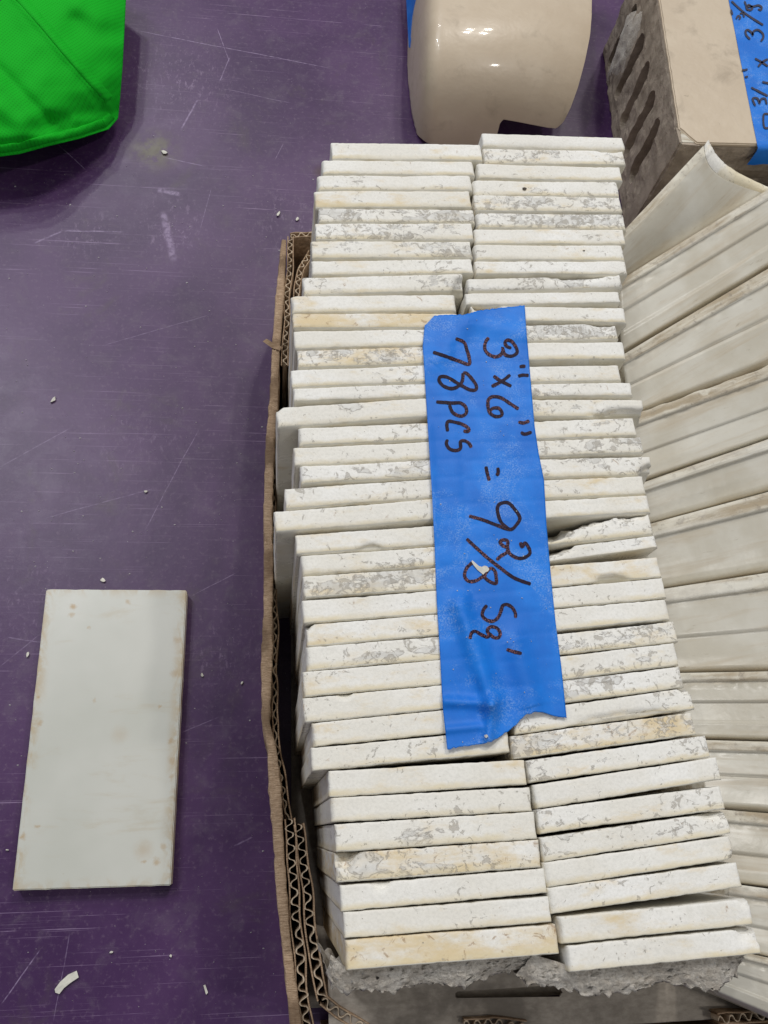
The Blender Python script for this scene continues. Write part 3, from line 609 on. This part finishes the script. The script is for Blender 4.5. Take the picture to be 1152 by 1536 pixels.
panel([(467, 378), (456, 392), (450, 402), (447, 425), (445, 450)], .02, ZB - .05, 'inner_flap', box, .13, .2)
# near end wall with its hand hole, seen from inside
def wall_with_slot():
    a, b = P(540, 1549, ZB), P(1240, 1530, ZB); y0 = (a.y + b.y) / 2; x0, x1 = .95, 14.4; yt = P(620, 1462, 2.9).y
    bm = bmesh.new(); nx, nzv = 140, 12
    for s in (0,):
        vs = [[bm.verts.new((x0 + (x1 - x0) * i / nx, y0 + (yt - y0) * j / nzv, 2.95 - .25 * j / nzv + .05 * nz(i * .06, j * .2))) for j in range(nzv + 1)] for i in range(nx + 1)]
        for i in range(nx):
            for j in range(nzv): bm.faces.new((vs[i][j], vs[i + 1][j], vs[i + 1][j + 1], vs[i][j + 1]))
    me = bpy.data.meshes.new('end_wall_face'); bm.to_mesh(me); bm.free(); o = bpy.data.objects.new('t', me); C.collection.objects.link(o)
    m = o.modifiers.new('s', 'SOLIDIFY'); m.thickness = .05; m.offset = 0
    L_ = P(688, 1493, 2.85); R_ = P(836, 1487, 2.85)
    r = .085; V = []; k = 12
    for y in (2.0, 3.6):
        for c_, a0 in ((L_, math.pi / 2), (R_, -math.pi / 2)):
            for i in range(k + 1): t = a0 + math.pi * i / k; rr = r * (1 + .25 * nz(i * .9, c_.x)) * (.6 if c_ is L_ else 1); V.append((c_.x + rr * math.cos(t), c_.y + rr * math.sin(t), y))
    m_ = len(V) // 2; F_ = [tuple(range(m_)), tuple(range(2 * m_ - 1, m_ - 1, -1))] + [(i, (i + 1) % m_, m_ + (i + 1) % m_, m_ + i) for i in range(m_)]
    cut = obj('cut', V, F_, CARD, scale=1); recalc(cut)
    bo = o.modifiers.new('b', 'BOOLEAN'); bo.object = cut; bo.operation = 'DIFFERENCE'; bo.solver = 'EXACT'
    bpy.context.view_layer.update(); dg = bpy.context.evaluated_depsgraph_get(); me2 = bpy.data.meshes.new_from_object(o.evaluated_get(dg))
    bpy.data.objects.remove(o); bpy.data.objects.remove(cut)
    for v in me2.vertices: v.co *= U
    me2.materials.clear(); me2.materials.append(CARDG); q = bpy.data.objects.new('end_flap', me2); C.collection.objects.link(q); q.parent = box; q.location = -box.location
    back = obj('end_wall_liner', [(x0, y0 - .22, .01), (x1, y0 - .22, .01), (x1, y0 - .22, ZB - .02), (x0, y0 - .22, ZB - .02), (x0, y0 - .26, .01), (x1, y0 - .26, .01), (x1, y0 - .26, ZB - .02), (x0, y0 - .26, ZB - .02)],
               [(0, 3, 2, 1), (4, 5, 6, 7), (2, 3, 7, 6), (0, 4, 7, 3), (1, 2, 6, 5), (0, 1, 5, 4)], CARD); back.parent = box; back.location = -box.location
    return y0
YN = wall_with_slot()
panel([(696, 1536), (740, 1533), (790, 1541)], ZB - .5, ZB + .05, 'torn_edge', box, .13, .2)
panel([(1078, 1531), (1110, 1527), (1150, 1523), (1200, 1520)], ZB - .6, ZB + .25, 'torn_edge', box, .16, .22)
fl = obj('box_floor', [(.40, YN, .025), (14.5, YN, .025), (14.5, 12.6, .025), (.2, 12.6, .025)], [(0, 1, 2, 3)], CARDG); fl.parent = box; fl.location = -box.location
fl2 = obj('side_wall', [(14.4, YN, .02), (14.5, YN, .02), (14.5, 13.2, .02), (14.4, 13.2, .02), (14.4, YN, ZB), (14.5, YN, ZB), (14.5, 13.2, ZB), (14.4, 13.2, ZB)],
          [(0, 1, 5, 4), (1, 2, 6, 5), (2, 3, 7, 6), (3, 0, 4, 7), (4, 5, 6, 7)], CARD); fl2.parent = box; fl2.location = -box.location

# ================================================================== MOULDED TRIM PIECES to the right
TRL = [((930, 352), (1065, 208)), ((938, 415), (1152, 284)), ((944.5, 526), (1152, 403)), ((957, 621), (1152, 550)), ((964, 724), (1152, 658.8)), ((974, 786), (1152, 738)),
       ((991, 884), (1152, 859)), ((1019, 1009.5), (1152, 1007)), ((1054, 1110), (1152, 1112.5)), ((1078, 1214), (1152, 1220)), ((1108, 1327), (1152, 1333)), ((1100, 1425), (1152, 1437)), ((1090, 1495), (1152, 1522))]
# relief across a piece: (fraction to next, depth below crest); lip, step, cove, bead, fall
PROF = [
 [(0, 0), (.06, -.01), (.25, -.08), (.5, -.26), (.75, -.5), (1, -.8)],
 [(0, 0), (.02, .012), (.115, .0), (.13, -.05), (.42, -.08), (.435, -.12), (.72, -.15), (.735, -.12), (.93, -.17), (.95, -.24), (1, -.5)],
 [(0, 0), (.02, .012), (.15, 0), (.165, -.06), (.56, -.11), (.575, -.15), (.80, -.15), (.94, -.18), (.96, -.25), (1, -.5)],
 [(0, 0), (.02, .015), (.14, .0), (.155, -.05), (.48, -.08), (.50, -.14), (.52, -.10), (.90, -.16), (.93, -.24), (1, -.5)],
 [(0, 0), (.02, .015), (.20, 0), (.215, -.07), (.60, -.15), (.85, -.23), (.94, -.30), (1, -.6)]]
pick = [0, 1, 3, 2, 4, 4, 2, 1, 3, 2, 2, 1]
TLAB = ['cove shaped ivory tile trim at the far end, its white broken end facing the beige block', 'ivory tile trim with a brown dirty rim, just below the cove shaped end piece', 'grooved ivory trim whose left end meets the tiles near the top of the tape',
        'ivory trim with a jagged chipped upper edge, level with the "3 x 6" writing', 'ivory trim with an ochre stained rim, level with the equals sign on the tape', 'ivory trim just below the black gap, with a wide grey dirty rim',
        'ivory trim with a thin speckled rim, beside the right end of the half broken tile', 'ivory trim with rust brown patches on its rim, level with the torn lower end of the tape', 'ivory trim with a dusty grey rim, directly below the rust patched one', 
        'ivory trim with a greenish brown groove, right of the dark crusted tile corner', 'ivory trim with a pale bluish mortar film, beside the two nearest right row tiles', 'nearest ivory trim, with a brown shaded lip beside the grey mortar lump']
for k in range(12):
    (ax, ay), (bx, by) = TRL[k]; (cx, cy), (dx_, dy) = TRL[k + 1]; prof = PROF[pick[k]]; z0 = 5.05 if k == 0 else 4.55
    ext = 0 if k == 0 else 1.2 + .3 * random.random()
    prof2 = []
    for q in range(len(prof) - 1):
        (t0, h0), (t1, h1) = prof[q], prof[q + 1]; m = max(1, int((t1 - t0) / .03)) if t1 - t0 > .05 else 1
        ga = (h1 - prof[max(0, q - 1)][1]) / (t1 - prof[max(0, q - 1)][0]); gb = (prof[min(len(prof) - 1, q + 2)][1] - h0) / (prof[min(len(prof) - 1, q + 2)][0] - t0)
        for w_ in range(m):
            f = w_ / m; L_ = t1 - t0; hh = (2*f**3-3*f*f+1)*h0 + (f**3-2*f*f+f)*L_*ga + (-2*f**3+3*f*f)*h1 + (f**3-f*f)*L_*gb
            if k not in (0,): hh = h0 + (h1 - h0) * f
            prof2.append((t0 + L_ * f, hh))
    prof2.append(prof[-1]); ns = 70; V = []; lip = .2 if k == 5 else .13
    fmi = []
    for i in range(ns + 1):
        s = -.0 + (1 + ext) * i / ns
        tax, tay = ax + (bx - ax) * s, ay + (by - ay) * s; tcx, tcy = cx + (dx_ - cx) * s, cy + (dy - cy) * s
        if k == 0: tcx, tcy = cx + (1156 - cx) * s, cy + (280 - cy) * s
        ll = Vector((bx - ax, by - ay)).normalized() * (-14); tax += ll.x; tay += ll.y; tcx += ll.x; tcy += ll.y
        col = []
        for t, h in prof2:
            jx = tax + (tcx - tax) * t; jy = tay + (tcy - tay) * t
            if k == 0: jx += (1 - t) * 0 - 26 * math.sin(math.pi * t) * s ** 3; jy += 6 * math.sin(math.pi * t) * s ** 3
            z = z0 + h + .012 * nz(jx * .02, jy * .02, k)
            if t < .2: z += .03 * nz(jx * .08, jy * .08, k + 3) - (.05 * max(0, nz(jx * .05, k * 3.7) - .1) if t < .06 else 0)
            if k == 3 and t < .1: jy -= 5 * max(0, nz(jx * .035, 2) + .15) ; z -= .06 * max(0, nz(jx * .06, 8))
            col.append(P(jx, jy, z))
        e = col[-1]; st = col[0]
        V += [Vector((st.x, st.y + .02, 1.0))] + col + [Vector((e.x, e.y - .01, 1.0))]
    m = len(prof2) + 2; F_ = gridfaces(ns + 1, m); F_ += [tuple(range(m)), tuple(range(ns * m + m - 1, ns * m - 1, -1))]
    for i in range(ns): 
        for j in range(m - 1): fmi.append(1 if (j == 0 or (j <= m - 2 and j >= 1 and prof2[j - 1][0] < lip - .001)) else 0)
    F_ += [(i * m, (i + 1) * m, (i + 1) * m + m - 1, i * m + m - 1) for i in range(ns)]
    fmi += [1, 1] + [0] * ns
    c0 = sum(V, Vector()) / len(V); c0.z = 0
    ang = math.atan2(V[ns * m].y - V[0].y, V[ns * m].x - V[0].x); RI = Matrix.Rotation(-ang, 3, 'Z')
    o = obj('tile_trim', [RI @ (v - c0) for v in V], F_, [TRIM, DIRTY], None, True, fmi, loc=(c0.x, c0.y, 0)); recalc(o); o.rotation_euler.z = ang
    o.color = ([.5, .9, .5, .55, .4, .95, .6, .7, .7, .8, .7, .5][k], [.2, 1.0, .6, .4, .9, .8, .6, .9, .4, .8, .3, .8][k], 0, 1)
    tag(o, TLAB[k], 'tile trim', 'ivory tile trim pieces stacked right of the tiles')
    if k == 0:   # thick white end section of the cove piece
        m0 = ns * m + 1; nn_ = len(prof2); EV = []
        dirv = (V[m0] - V[m0 - m]).normalized(); dirv.z = 0
        for j in range(nn_):
            p = V[m0 + j]; wv = .10 + .13 * math.sin(math.pi * min(1, j / nn_)) + .02 * nz(j * .7, 3); up = Vector((0, 0, .05 + .02 * nz(j, 8)))
            for s, zz in ((0, -.01), (.15, .03), (.5, .05), (.9, .02), (1, -.12), (1, -1.2)): EV.append(p + Vector((dirv.x * s * wv * 1.8 + .02, dirv.y * s * wv + .10 * s, zz)) - c0)
        eo = obj('broken_end', [RI @ v for v in EV], gridfaces(nn_, 6), BIS, o, True); recalc(eo); eo.color = (.5, .25, 0, 1)

# ================================================================== BEIGE GLAZED SHELL
SHL = [(618, 150), (620, 175), (626, 190), (634, 201), (645, 210), (660, 215), (690, 218), (722, 217), (738, 212), (744, 196), (748, 180), (753, 175), (775, 179), (800, 184), (820, 188), (832, 189), (842, 180), (852, 160), (862, 132), (872, 95), (879, 62), (882, 30)]
HS = 2.3
def shell_z(x, y):
    tx = min(1, max(0, (x - 617) / 44)); yb = 219 if x > 645 else 219
    ty = min(1, max(0, (yb - y) / 190)); a = (1 - tx) ** 2.4; b = (1 - ty) ** 1.9; e = (a ** 1.4 + b ** 1.4) ** (1 / 1.4)
    return max(0.01, HS * (1 - e) - .45 * ((x - 715) / 170) ** 2 * (1 - e) - .25 * max(0, (60 - y) / 150) ** 2)
nu, nv = 110, 90; V = []
for i in range(nu):
    x, yb = lerpline(SHL, i / (nu - 1)); xt = 636 + (878 - 636) * (i / (nu - 1)) if 0 else None
    for j in range(nv):
        t = (j / (nv - 1)) ** 1.3; xtop = 612 + 22 * 0 + (x - 618) * 1.0 + 6
        y = yb + (-90 - yb) * t; xx = x + 4 * t
        V.append(P(xx, y, shell_z(x, yb + (min(0, yb - 219) * 0) + (y - yb))))
c0 = P(740, 100, 0)
shell = obj('ceramic_trim', [v - c0 for v in V], gridfaces(nu, nv), [BEIGE, MORT], None, True, loc=tuple(c0)); recalc(shell)
sm = shell.modifiers.new('s', 'SOLIDIFY'); sm.thickness = .16 * U; sm.offset = 1; sm.material_offset_rim = 1
tag(shell, 'glossy beige rounded ceramic trim with a notched near edge behind the tiles', 'ceramic trim')
mt = [P(x, y, z) for x, y, z in ((606, -60, .5), (640, -60, 1.9), (634, 10, 1.7), (621, 76, .75), (613, 70, .4))]
tp2 = obj('masking_tape', [v for v in mt] + [v + Vector((.02, 0, -.03)) for v in mt], [(0, 1, 2, 3, 4), (9, 8, 7, 6, 5)] + [(i, (i + 1) % 5, 5 + (i + 1) % 5, 5 + i) for i in range(5)], TAPE); recalc(tp2)
tag(tp2, 'small piece of blue tape at the left side of the beige rounded ceramic', 'tape')

# ================================================================== HOLLOW GLAZED BLOCK with slots
HB = 3.62
c_ = P(1020, 216, HB); r_ = (P(1140, 219, HB) - c_).normalized(); f_ = (P(984, -20, HB) - c_).normalized()
blk = empty('glazed_block', (c_.x, c_.y, 0)); tag(blk, 'beige glazed hollow clay block with slotted unglazed sides, behind the tile box', 'block')
LR, LFv = 3.9, 7.0
def slotted(o_, dirv, length, nrm, slots, name):
    """slab 0.5 thick against plane o_ + dirv*u + z, with real slots cut into it"""
    up = Vector((0, 0, 1)); inw = -nrm; nx, nzv = int(length * 12), 34
    V = []; 
    for i in range(nx + 1):
        for j in range(nzv + 1):
            u = length * i / nx; z = HB * j / nzv; e = min(z, HB - z, u, length - u)
            d = (.05 * nz(u * 2.2, z * 2.2, 2) + .03 * nz(u * 8, z * 8, 4)) - (.04 + .06 * abs(nz(u * 3, z * 3, 7)) if e < .01 else 0)
            p = o_ + dirv * u; p = Vector((p.x, p.y, z)) + nrm * d; V.append(p)
    n1 = len(V); V += [Vector((v.x, v.y, v.z)) + inw * .45 for v in V]
    w_ = nzv + 1; F_ = gridfaces(nx + 1, w_) + gridfaces(nx + 1, w_, n1, True)
    for i in range(nx): F_ += [(i * w_, n1 + i * w_, n1 + (i + 1) * w_, (i + 1) * w_), (i * w_ + nzv, (i + 1) * w_ + nzv, n1 + (i + 1) * w_ + nzv, n1 + i * w_ + nzv)]
    for j in range(nzv): F_ += [(j, j + 1, n1 + j + 1, n1 + j), (nx * w_ + j, n1 + nx * w_ + j, n1 + nx * w_ + j + 1, nx * w_ + j + 1)]
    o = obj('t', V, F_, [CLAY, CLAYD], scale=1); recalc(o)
    cv, cf = [], []
    for (a, b, r) in slots:
        d = (b - a); d.normalize(); s = d.cross(nrm).normalized(); ring = []
        for c0_, a0 in ((b, 0), (a, math.pi)):
            for q in range(9): t = a0 + math.pi * q / 8; ring.append(c0_ + s * r * math.cos(t) + d * r * math.sin(t))
        base = len(cv); m_ = len(ring); cv += [p + nrm * .4 for p in ring] + [p + inw * .40 for p in ring]
        cf += [tuple(base + q for q in range(m_)), tuple(base + 2 * m_ - 1 - q for q in range(m_))] + [(base + q, base + (q + 1) % m_, base + m_ + (q + 1) % m_, base + m_ + q) for q in range(m_)]
    cut = obj('c', cv, cf, CLAYD, scale=1); recalc(cut)
    bo = o.modifiers.new('b', 'BOOLEAN'); bo.object = cut; bo.operation = 'DIFFERENCE'; bo.solver = 'EXACT'
    bpy.context.view_layer.update(); dg = bpy.context.evaluated_depsgraph_get(); me2 = bpy.data.meshes.new_from_object(o.evaluated_get(dg)); bpy.data.objects.remove(o); bpy.data.objects.remove(cut)
    for v in me2.vertices: v.co *= U
    q = bpy.data.objects.new(name, me2); C.collection.objects.link(q); q.parent = blk; q.location = -blk.location
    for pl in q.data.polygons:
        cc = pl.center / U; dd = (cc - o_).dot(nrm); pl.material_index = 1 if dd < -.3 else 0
    return q
nl = Vector((-f_.y, f_.x, 0)).normalized()
if nl.x > 0: nl = -nl
nf = Vector((r_.y, -r_.x, 0)).normalized()
if nf.y > 0: nf = -nf
sl = []
for x0, y0, x1, y1 in ((984, 192, 948, 262), (977, 150, 940, 224), (969, 106, 934, 182), (961, 64, 927, 138), (950, 20, 915, 95), (938, -25, 905, 50)):
    sl.append((onplane(x0, y0, c_, nl), onplane(x1, y1, c_, nl), .235))
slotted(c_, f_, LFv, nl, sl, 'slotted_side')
pf = lambda x, y: onplane(x, y, c_, nf)
cc0 = Vector((c_.x, c_.y, 0)); sl2 = []
for z in (.75, 1.65, 2.55): sl2.append((cc0 + r_ * .8 + Vector((0, 0, z)), cc0 + r_ * 3.0 + Vector((0, 0, z)), .22))
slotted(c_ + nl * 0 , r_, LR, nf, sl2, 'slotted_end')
# body core and glazed top with a chipped corner
core = [c_ + r_ * .46 + f_ * .46, c_ + r_ * (LR - .02) + f_ * .1, c_ + r_ * (LR - .02) + f_ * LFv, c_ + r_ * .46 + f_ * LFv]
def slab(name, poly, z0, z1, mat, bev=.04):
    bm = bmesh.new(); vs = [bm.verts.new((p.x, p.y, z0)) for p in poly]; f = bm.faces.new(vs); r = bmesh.ops.extrude_face_region(bm, geom=[f])
    for v in r['geom']:
        if isinstance(v, bmesh.types.BMVert): v.co.z = z1
    bmesh.ops.recalc_face_normals(bm, faces=bm.faces)
    bmesh.ops.bevel(bm, geom=[e for e in bm.edges if all(v.co.z > z1 - .001 for v in e.verts)], offset=bev, segments=3, affect='EDGES')
    for v in bm.verts: v.co *= U
    me = bpy.data.meshes.new(name); bm.to_mesh(me); bm.free(); me.materials.append(mat); o = bpy.data.objects.new(name, me); C.collection.objects.link(o); o.parent = blk; o.location = -blk.location; return o
slab('clay_core', core, .01, HB - .05, CLAY)
slab('chipped_corner', [c_ + r_ * .03 + f_ * .03, c_ + r_ * .6 + f_ * .03, c_ + r_ * .6 + f_ * .3, c_ + r_ * .25 + f_ * .62, c_ + r_ * .03 + f_ * .62], HB - .2, HB + .012, DIRTY, .02)
top = [c_ + r_ * .22, c_ + r_ * .26 + f_ * -.01, c_ + r_ * LR, c_ + r_ * LR + f_ * LFv, c_ + f_ * LFv]
n_ = 40; edge = [c_ + f_ * (LFv * (1 - i / n_) + .45 * (i / n_)) + r_ * (.02 * nz(i * .7, 1) + .015) for i in range(n_ + 1)]
cor = [c_ + f_ * (.45 - .09 * q) + r_ * (.03 + .075 * q + .02 * nz(q * 2.1, 4)) for q in range(1, 5)]
slab('glazed_face', edge[1:] + cor + [c_ + r_ * .42, c_ + r_ * LR, c_ + r_ * LR + f_ * LFv, edge[0]], HB - .04, HB + .05, BEIGE, .03)
# mortar smear on the slotted side
V = []; nu, nv = 26, 20
for i in range(nu):
    for j in range(nv):
        a, b = i / (nu - 1), j / (nv - 1); x = 958 - 36 * a + (-10 + 22 * b) * (1 - .3 * a) - 8 + 10 * b; y = 20 + 105 * a - 10 * b
        e = min(a, 1 - a, b, 1 - b) * 5; h = .10 * min(1, e) * (1 + .6 * nz(i * .3, j * .3)) - .03
        V.append(onplane(x, y, c_, nl) + nl * h)
sm_ = obj('mortar', V, gridfaces(nu, nv), MORT, None, True); recalc(sm_); sm_.parent = blk; sm_.location = -blk.location
# tape with written size over the block's top
def BP(px, py, off=0.0): return P(px, py, HB + .062 + off)
def tl(y): return 1092 + (1136 - 1092) * max(-1, (y + 5)) / 223.
V = []; nu, nv = 12, 60
for i in range(nu):
    for j in range(nv):
        y = -60 + 277 * j / (nv - 1) ; x = tl(y) + 130 * i / (nu - 1); V.append(BP(x, y, .008 * nz(x * .03, y * .03)))
for i in range(nu): pass
btape = empty('masking_tape', BP(1170, 100)); tag(btape, 'blue masking tape with handwritten size on top of the beige block', 'tape')
t1 = obj('tape_strip', V, gridfaces(nu, nv), TAPE, None, True); recalc(t1); put(t1, btape)
V = []
for i in range(12):
    a = BP(tl(217) + 130 * i / 11, 217 + 0 * i); d0 = a + nf * .03; ln = .55 + .06 * nz(i * 1.3, 2); V += [a, a + nf * .10 + Vector((0, 0, -.01)), a + nf * .13 + Vector((0, 0, -.10)), a + nf * .12 + Vector((0, 0, -ln))]
t2 = obj('tape_end', V, gridfaces(12, 4), TAPE, None, True); recalc(t2); put(t2, btape)
E_ = lambda pts: sub(pts, 1052, 0, 6.4)
bl = [E_([(290, 10), (400, 110), (500, 180), (595, 238)]), E_([(415, 10), (430, 50), (440, 85), (475, 95), (490, 70), (455, 45), (445, 60), (500, 60), (550, 50), (580, 70), (570, 95), (545, 85)]),
      E_([(285, 90), (300, 140)]), E_([(335, 180), (355, 150), (375, 165), (360, 185)]), E_([(370, 130), (400, 125), (410, 165)]),
      E_([(470, 375), (435, 340), (425, 300), (450, 285), (490, 320), (495, 340), (500, 300), (545, 285), (590, 320), (595, 360), (570, 395)]),
      E_([(515, 560), (580, 595), (640, 635)]), E_([(640, 565), (585, 595), (545, 640)]), E_([(390, 670), (415, 672), (445, 662)]), E_([(418, 738), (450, 734)]),
      E_([(480, 838), (560, 880), (640, 920)]), E_([(520, 1015), (495, 960), (500, 940), (540, 945), (560, 990), (570, 955), (610, 945), (630, 1000)]), E_([(585, 785), (660, 800)]),
      E_([(650, 1095), (600, 1100), (605, 1220), (660, 1222)])]
V, F_ = stroke_mesh(bl, BP, .02, 3.0); o = obj('handwritten_size', V, F_, INKF, None, True); put(o, btape)

# ================================================================== GREEN BAG corner
def bagpt():
    right = [(192, -60), (189, 0), (187, 40), (184, 100), (180, 150), (177, 178)]
    bottom = [(177, 178), (163, 194), (120, 208), (70, 220), (30, 231), (0, 235), (-70, 240)]
    return right, bottom
R0, B0 = bagpt()
SEAM = [(-20, -40), (28, 4), (60, 40), (95, 82), (130, 122), (160, 155), (177, 178)]
TOPL = [(-70, -60), (-60, 20), (-70, 120), (-70, 240)]
def bz(x, y):       # sampled height of the slumped bag
    r, bt = 1e9, 1e9
    def dseg(pts):
        best = 1e9
        for (xa, ya), (xb, yb) in zip(pts, pts[1:]):
            d = Vector((xb - xa, yb - ya)); q = Vector((x - xa, y - ya)); t = max(0, min(1, q.dot(d) / d.length_squared)); best = min(best, (q - d * t).length)
        return best
    dr, db, ds = dseg(R0), dseg(B0), dseg(SEAM)
    z = .28 + .9 * (1 - math.exp(-dr / 70)) + 1.2 * (1 - math.exp(-db / 75))
    z += .05 * math.exp(-(ds / 6) ** 2)
    z += .10 * math.exp(-((db - 11) / 3.0) ** 2) * 0 + .04 * math.exp(-(db / 4) ** 2)
    # creases
    for (xa, ya, xb, yb, wd, k) in ((-10, 95, 88, 196, 7, -.10), (60, 40, 60, 140, 20, .06), (110, 30, 178, 52, 12, -.06), (115, 180, 172, 178, 7, .10), (80, 182, 165, 172, 9, -.10), (0, 160, 60, 215, 10, .08), (10, 50, 130, 165, 18, -.06), (130, 130, 40, 180, 12, .06), (120, 10, 180, 60, 20, .15), (-20, 205, 80, 205, 8, .08), (60, 0, 140, 60, 18, -.06)):
        d = Vector((xb - xa, yb - ya)); q = Vector((x - xa, y - ya)); t = max(0, min(1, q.dot(d) / d.length_squared)); rr = (q - d * t).length; z += .85 * k * math.exp(-(rr / (wd * 1.4)) ** 2)
    return z + .05 * nz(x * .03, y * .03, 2)
V = []; nu, nv = 150, 150
for i in range(nu):
    a = i / (nu - 1)
    for j in range(nv):
        b = j / (nv - 1)      # b: 0 = bottom edge, 1 = up ; a: 0 = right edge
        # Coons patch between right/bottom and opposite copies
        rb = lerpline(R0[::-1], b); bb = lerpline(B0, a); top_ = (192 - 262 * a, -60); lf = (-70, 240 - 300 * b); c00, c10, c01, c11 = (177, 178), (-70, 240), (192, -60), (-70, -60)
        x = (1 - a) * rb[0] + a * lf[0] + (1 - b) * bb[0] + b * top_[0] - ((1 - a) * (1 - b) * c00[0] + a * (1 - b) * c10[0] + (1 - a) * b * c01[0] + a * b * c11[0])
        y = (1 - a) * rb[1] + a * lf[1] + (1 - b) * bb[1] + b * top_[1] - ((1 - a) * (1 - b) * c00[1] + a * (1 - b) * c10[1] + (1 - a) * b * c01[1] + a * b * c11[1])
        V.append(P(x, y, bz(x, y)))
F_ = gridfaces(nu, nv); n0 = len(V)
# underside tucked back to the table
rim = [V[i * nv] for i in range(nu - 1, -1, -1)] + [V[j] for j in range(1, nv)]
c0 = P(40, 60, 0)
for p in rim: q = p + (Vector((c0.x - 2, c0.y + 2, 0)) - Vector((p.x, p.y, 0))) * .03; V.append(Vector((q.x, q.y, max(.02, p.z - .2))))
for p in rim: q = p + (Vector((c0.x - 3, c0.y + 3, 0)) - Vector((p.x, p.y, 0))) * .26; V.append(Vector((q.x, q.y, .02)))
ridx = [i * nv for i in range(nu - 1, -1, -1)] + [j for j in range(1, nv)]; m_ = len(rim)
for k in range(m_ - 1): F_ += [(ridx[k], ridx[k + 1], n0 + k + 1, n0 + k), (n0 + k, n0 + k + 1, n0 + m_ + k + 1, n0 + m_ + k)]
bag = empty('shopping_bag', c0); tag(bag, 'bright green non-woven fabric bag slumped on the table, its corner in view', 'bag')
o = obj('fabric', V, F_, BAG, None, True); recalc(o); put(o, bag)
# seam band and hem as raised strips
def strip(line, wpx, h, name):
    V = []; n = 120
    for i in range(n + 1):
        t = i / n; x, y = lerpline(line, t); x2, y2 = lerpline(line, min(1, t + .01)); x1, y1 = lerpline(line, max(0, t - .01)); d = Vector((x2 - x1, y2 - y1)).normalized(); nn = Vector((d.y, -d.x))
        for s, hh in ((0, .0), (.08, h), (.5, h + .012 * nz(t * 40, 1)), (.9, h), (1, .0)):
            q = Vector((x, y)) + nn * wpx * s * (1 + .12 * nz(t * 14, 3)); V.append(P(q.x, q.y, bz(q.x, q.y) + hh))
    o = obj(name, V, gridfaces(n + 1, 5), BAG, None, True); recalc(o); put(o, bag)
strip([(-15, -35), (28, 4), (60, 40), (95, 82), (130, 122), (158, 153)], 14, .03, 'seam')
strip([(-60, 234), (0, 230), (30, 226), (70, 215), (120, 203), (160, 190), (172, 178)], 13, .04, 'hem')

# ================================================================== DEBRIS on the table
def blob(px, py, r, asp=1.0, ang=0.0, n=7):
    o = []
    for k in range(n):
        a = 2 * math.pi * k / n; rr = r * random.uniform(.6, 1.15); x, y = rr * math.cos(a), rr * asp * math.sin(a)
        o.append((px + x * math.cos(ang) - y * math.sin(ang), py + x * math.sin(ang) + y * math.cos(ang)))
    return o
chip([(82, 1484), (90, 1473), (102, 1462), (115, 1456), (118, 1466), (106, 1474), (96, 1482), (89, 1491), (83, 1489)], .0, .06, 'largest cream paint chip, a curved sliver near the bottom left of the table')
chip([(305, 1478), (308, 1477), (312, 1489), (309, 1492)], 0, .04, 'thin white sliver on the table, right of the curved chip')
for (px, py, r, lab) in ((80, 599, 7, 'white plaster crumb on the table left of the box, midway between bag and loose tile'), (219, 737, 4, 'small white crumb on the table above the loose tile, towards the box'), (154, 870, 5, 'white crumb just above the far edge of the loose tile'),
                         (42, 981, 6, 'white flake just left of the loose tile'), (11, 1275, 4, 'white crumb at the left of the loose tile, near its lower corner'), (167, 1428, 4, 'small white crumb between the loose tile and the thin sliver'), (256, 1434, 4, 'pointed white crumb above the thin white sliver'),
                         (246, 228, 6, 'brightest white crumb, right of the green bag corner'), (446, 328, 4, 'round white crumb left of the far tiles, above the box corner'), (418, 320, 5, 'dusty pale smudge crumb beside the round crumb above the box corner'), (303, 1012, 4, 'white crumb pair between the loose tile and the box wall'), (363, 1024, 4, 'white crumb close to the box wall, level with the loose tile')):
    chip(blob(px, py, r * .8, random.uniform(.45, .8), random.uniform(0, 3)), 0, .05, lab, name='plaster_crumb')
V, F_ = [], []
for _ in range(330):
    px, py = random.uniform(0, 470), random.uniform(180, 1536)
    if 60 > px and py < 240: continue
    r = random.choice((.5, .7, .9, 1.1, 1.6)) * random.uniform(.6, 1.1); b = len(V); n = 5
    if random.random() < .25: r *= 1.2
    for k in range(n): a = k * 1.2566 + random.random() * .7; V.append(P(px + r * math.cos(a), py + r * .8 * math.sin(a), .003))
    V.append(P(px, py, .02)); F_ += [(b + k, b + (k + 1) % n, b + n) for k in range(n)]
DUST = simple('plaster_dust', (.42, .39, .42), .8, .1)
o = obj('plaster_dust', V, F_, DUST, kind='stuff')
# yellowish broken straw of tape backing at the box wall
chip([(394, 512), (400, 508), (412, 516), (422, 520), (420, 526), (408, 522)], 3.1, .05, 'scrap of brown tape sticking out from the torn cardboard wall', name='tape_scrap', mat=CARD)

SPOT = simple('dark_dirt', (.07, .055, .04), .9, .1)
for k_, (px, py, r_a) in ((3, (787, 283, 5.5)), (8, (876, 376, 3.2))):
    t_ = tiles[38 + k_]; pts = [(px + r_a * math.cos(a) * random.uniform(.7, 1.2), py + .6 * r_a * math.sin(a) * random.uniform(.7, 1.2)) for a in [i * .785 for i in range(8)]]
    Rl = Matrix.Rotation(-t_.rotation_euler.z, 3, 'Z'); L0 = t_.location / U
    V = [Rl @ (P(x, y, 6.0) - L0) for x, y in pts] + [Rl @ (P(x * .6 + px * .4, y * .6 + py * .4, 6.07) - L0) for x, y in pts]
    o = obj('dirt_spot', V, [(i, (i + 1) % 8, 8 + (i + 1) % 8, 8 + i) for i in range(8)] + [tuple(range(8, 16))], SPOT, t_); recalc(o)
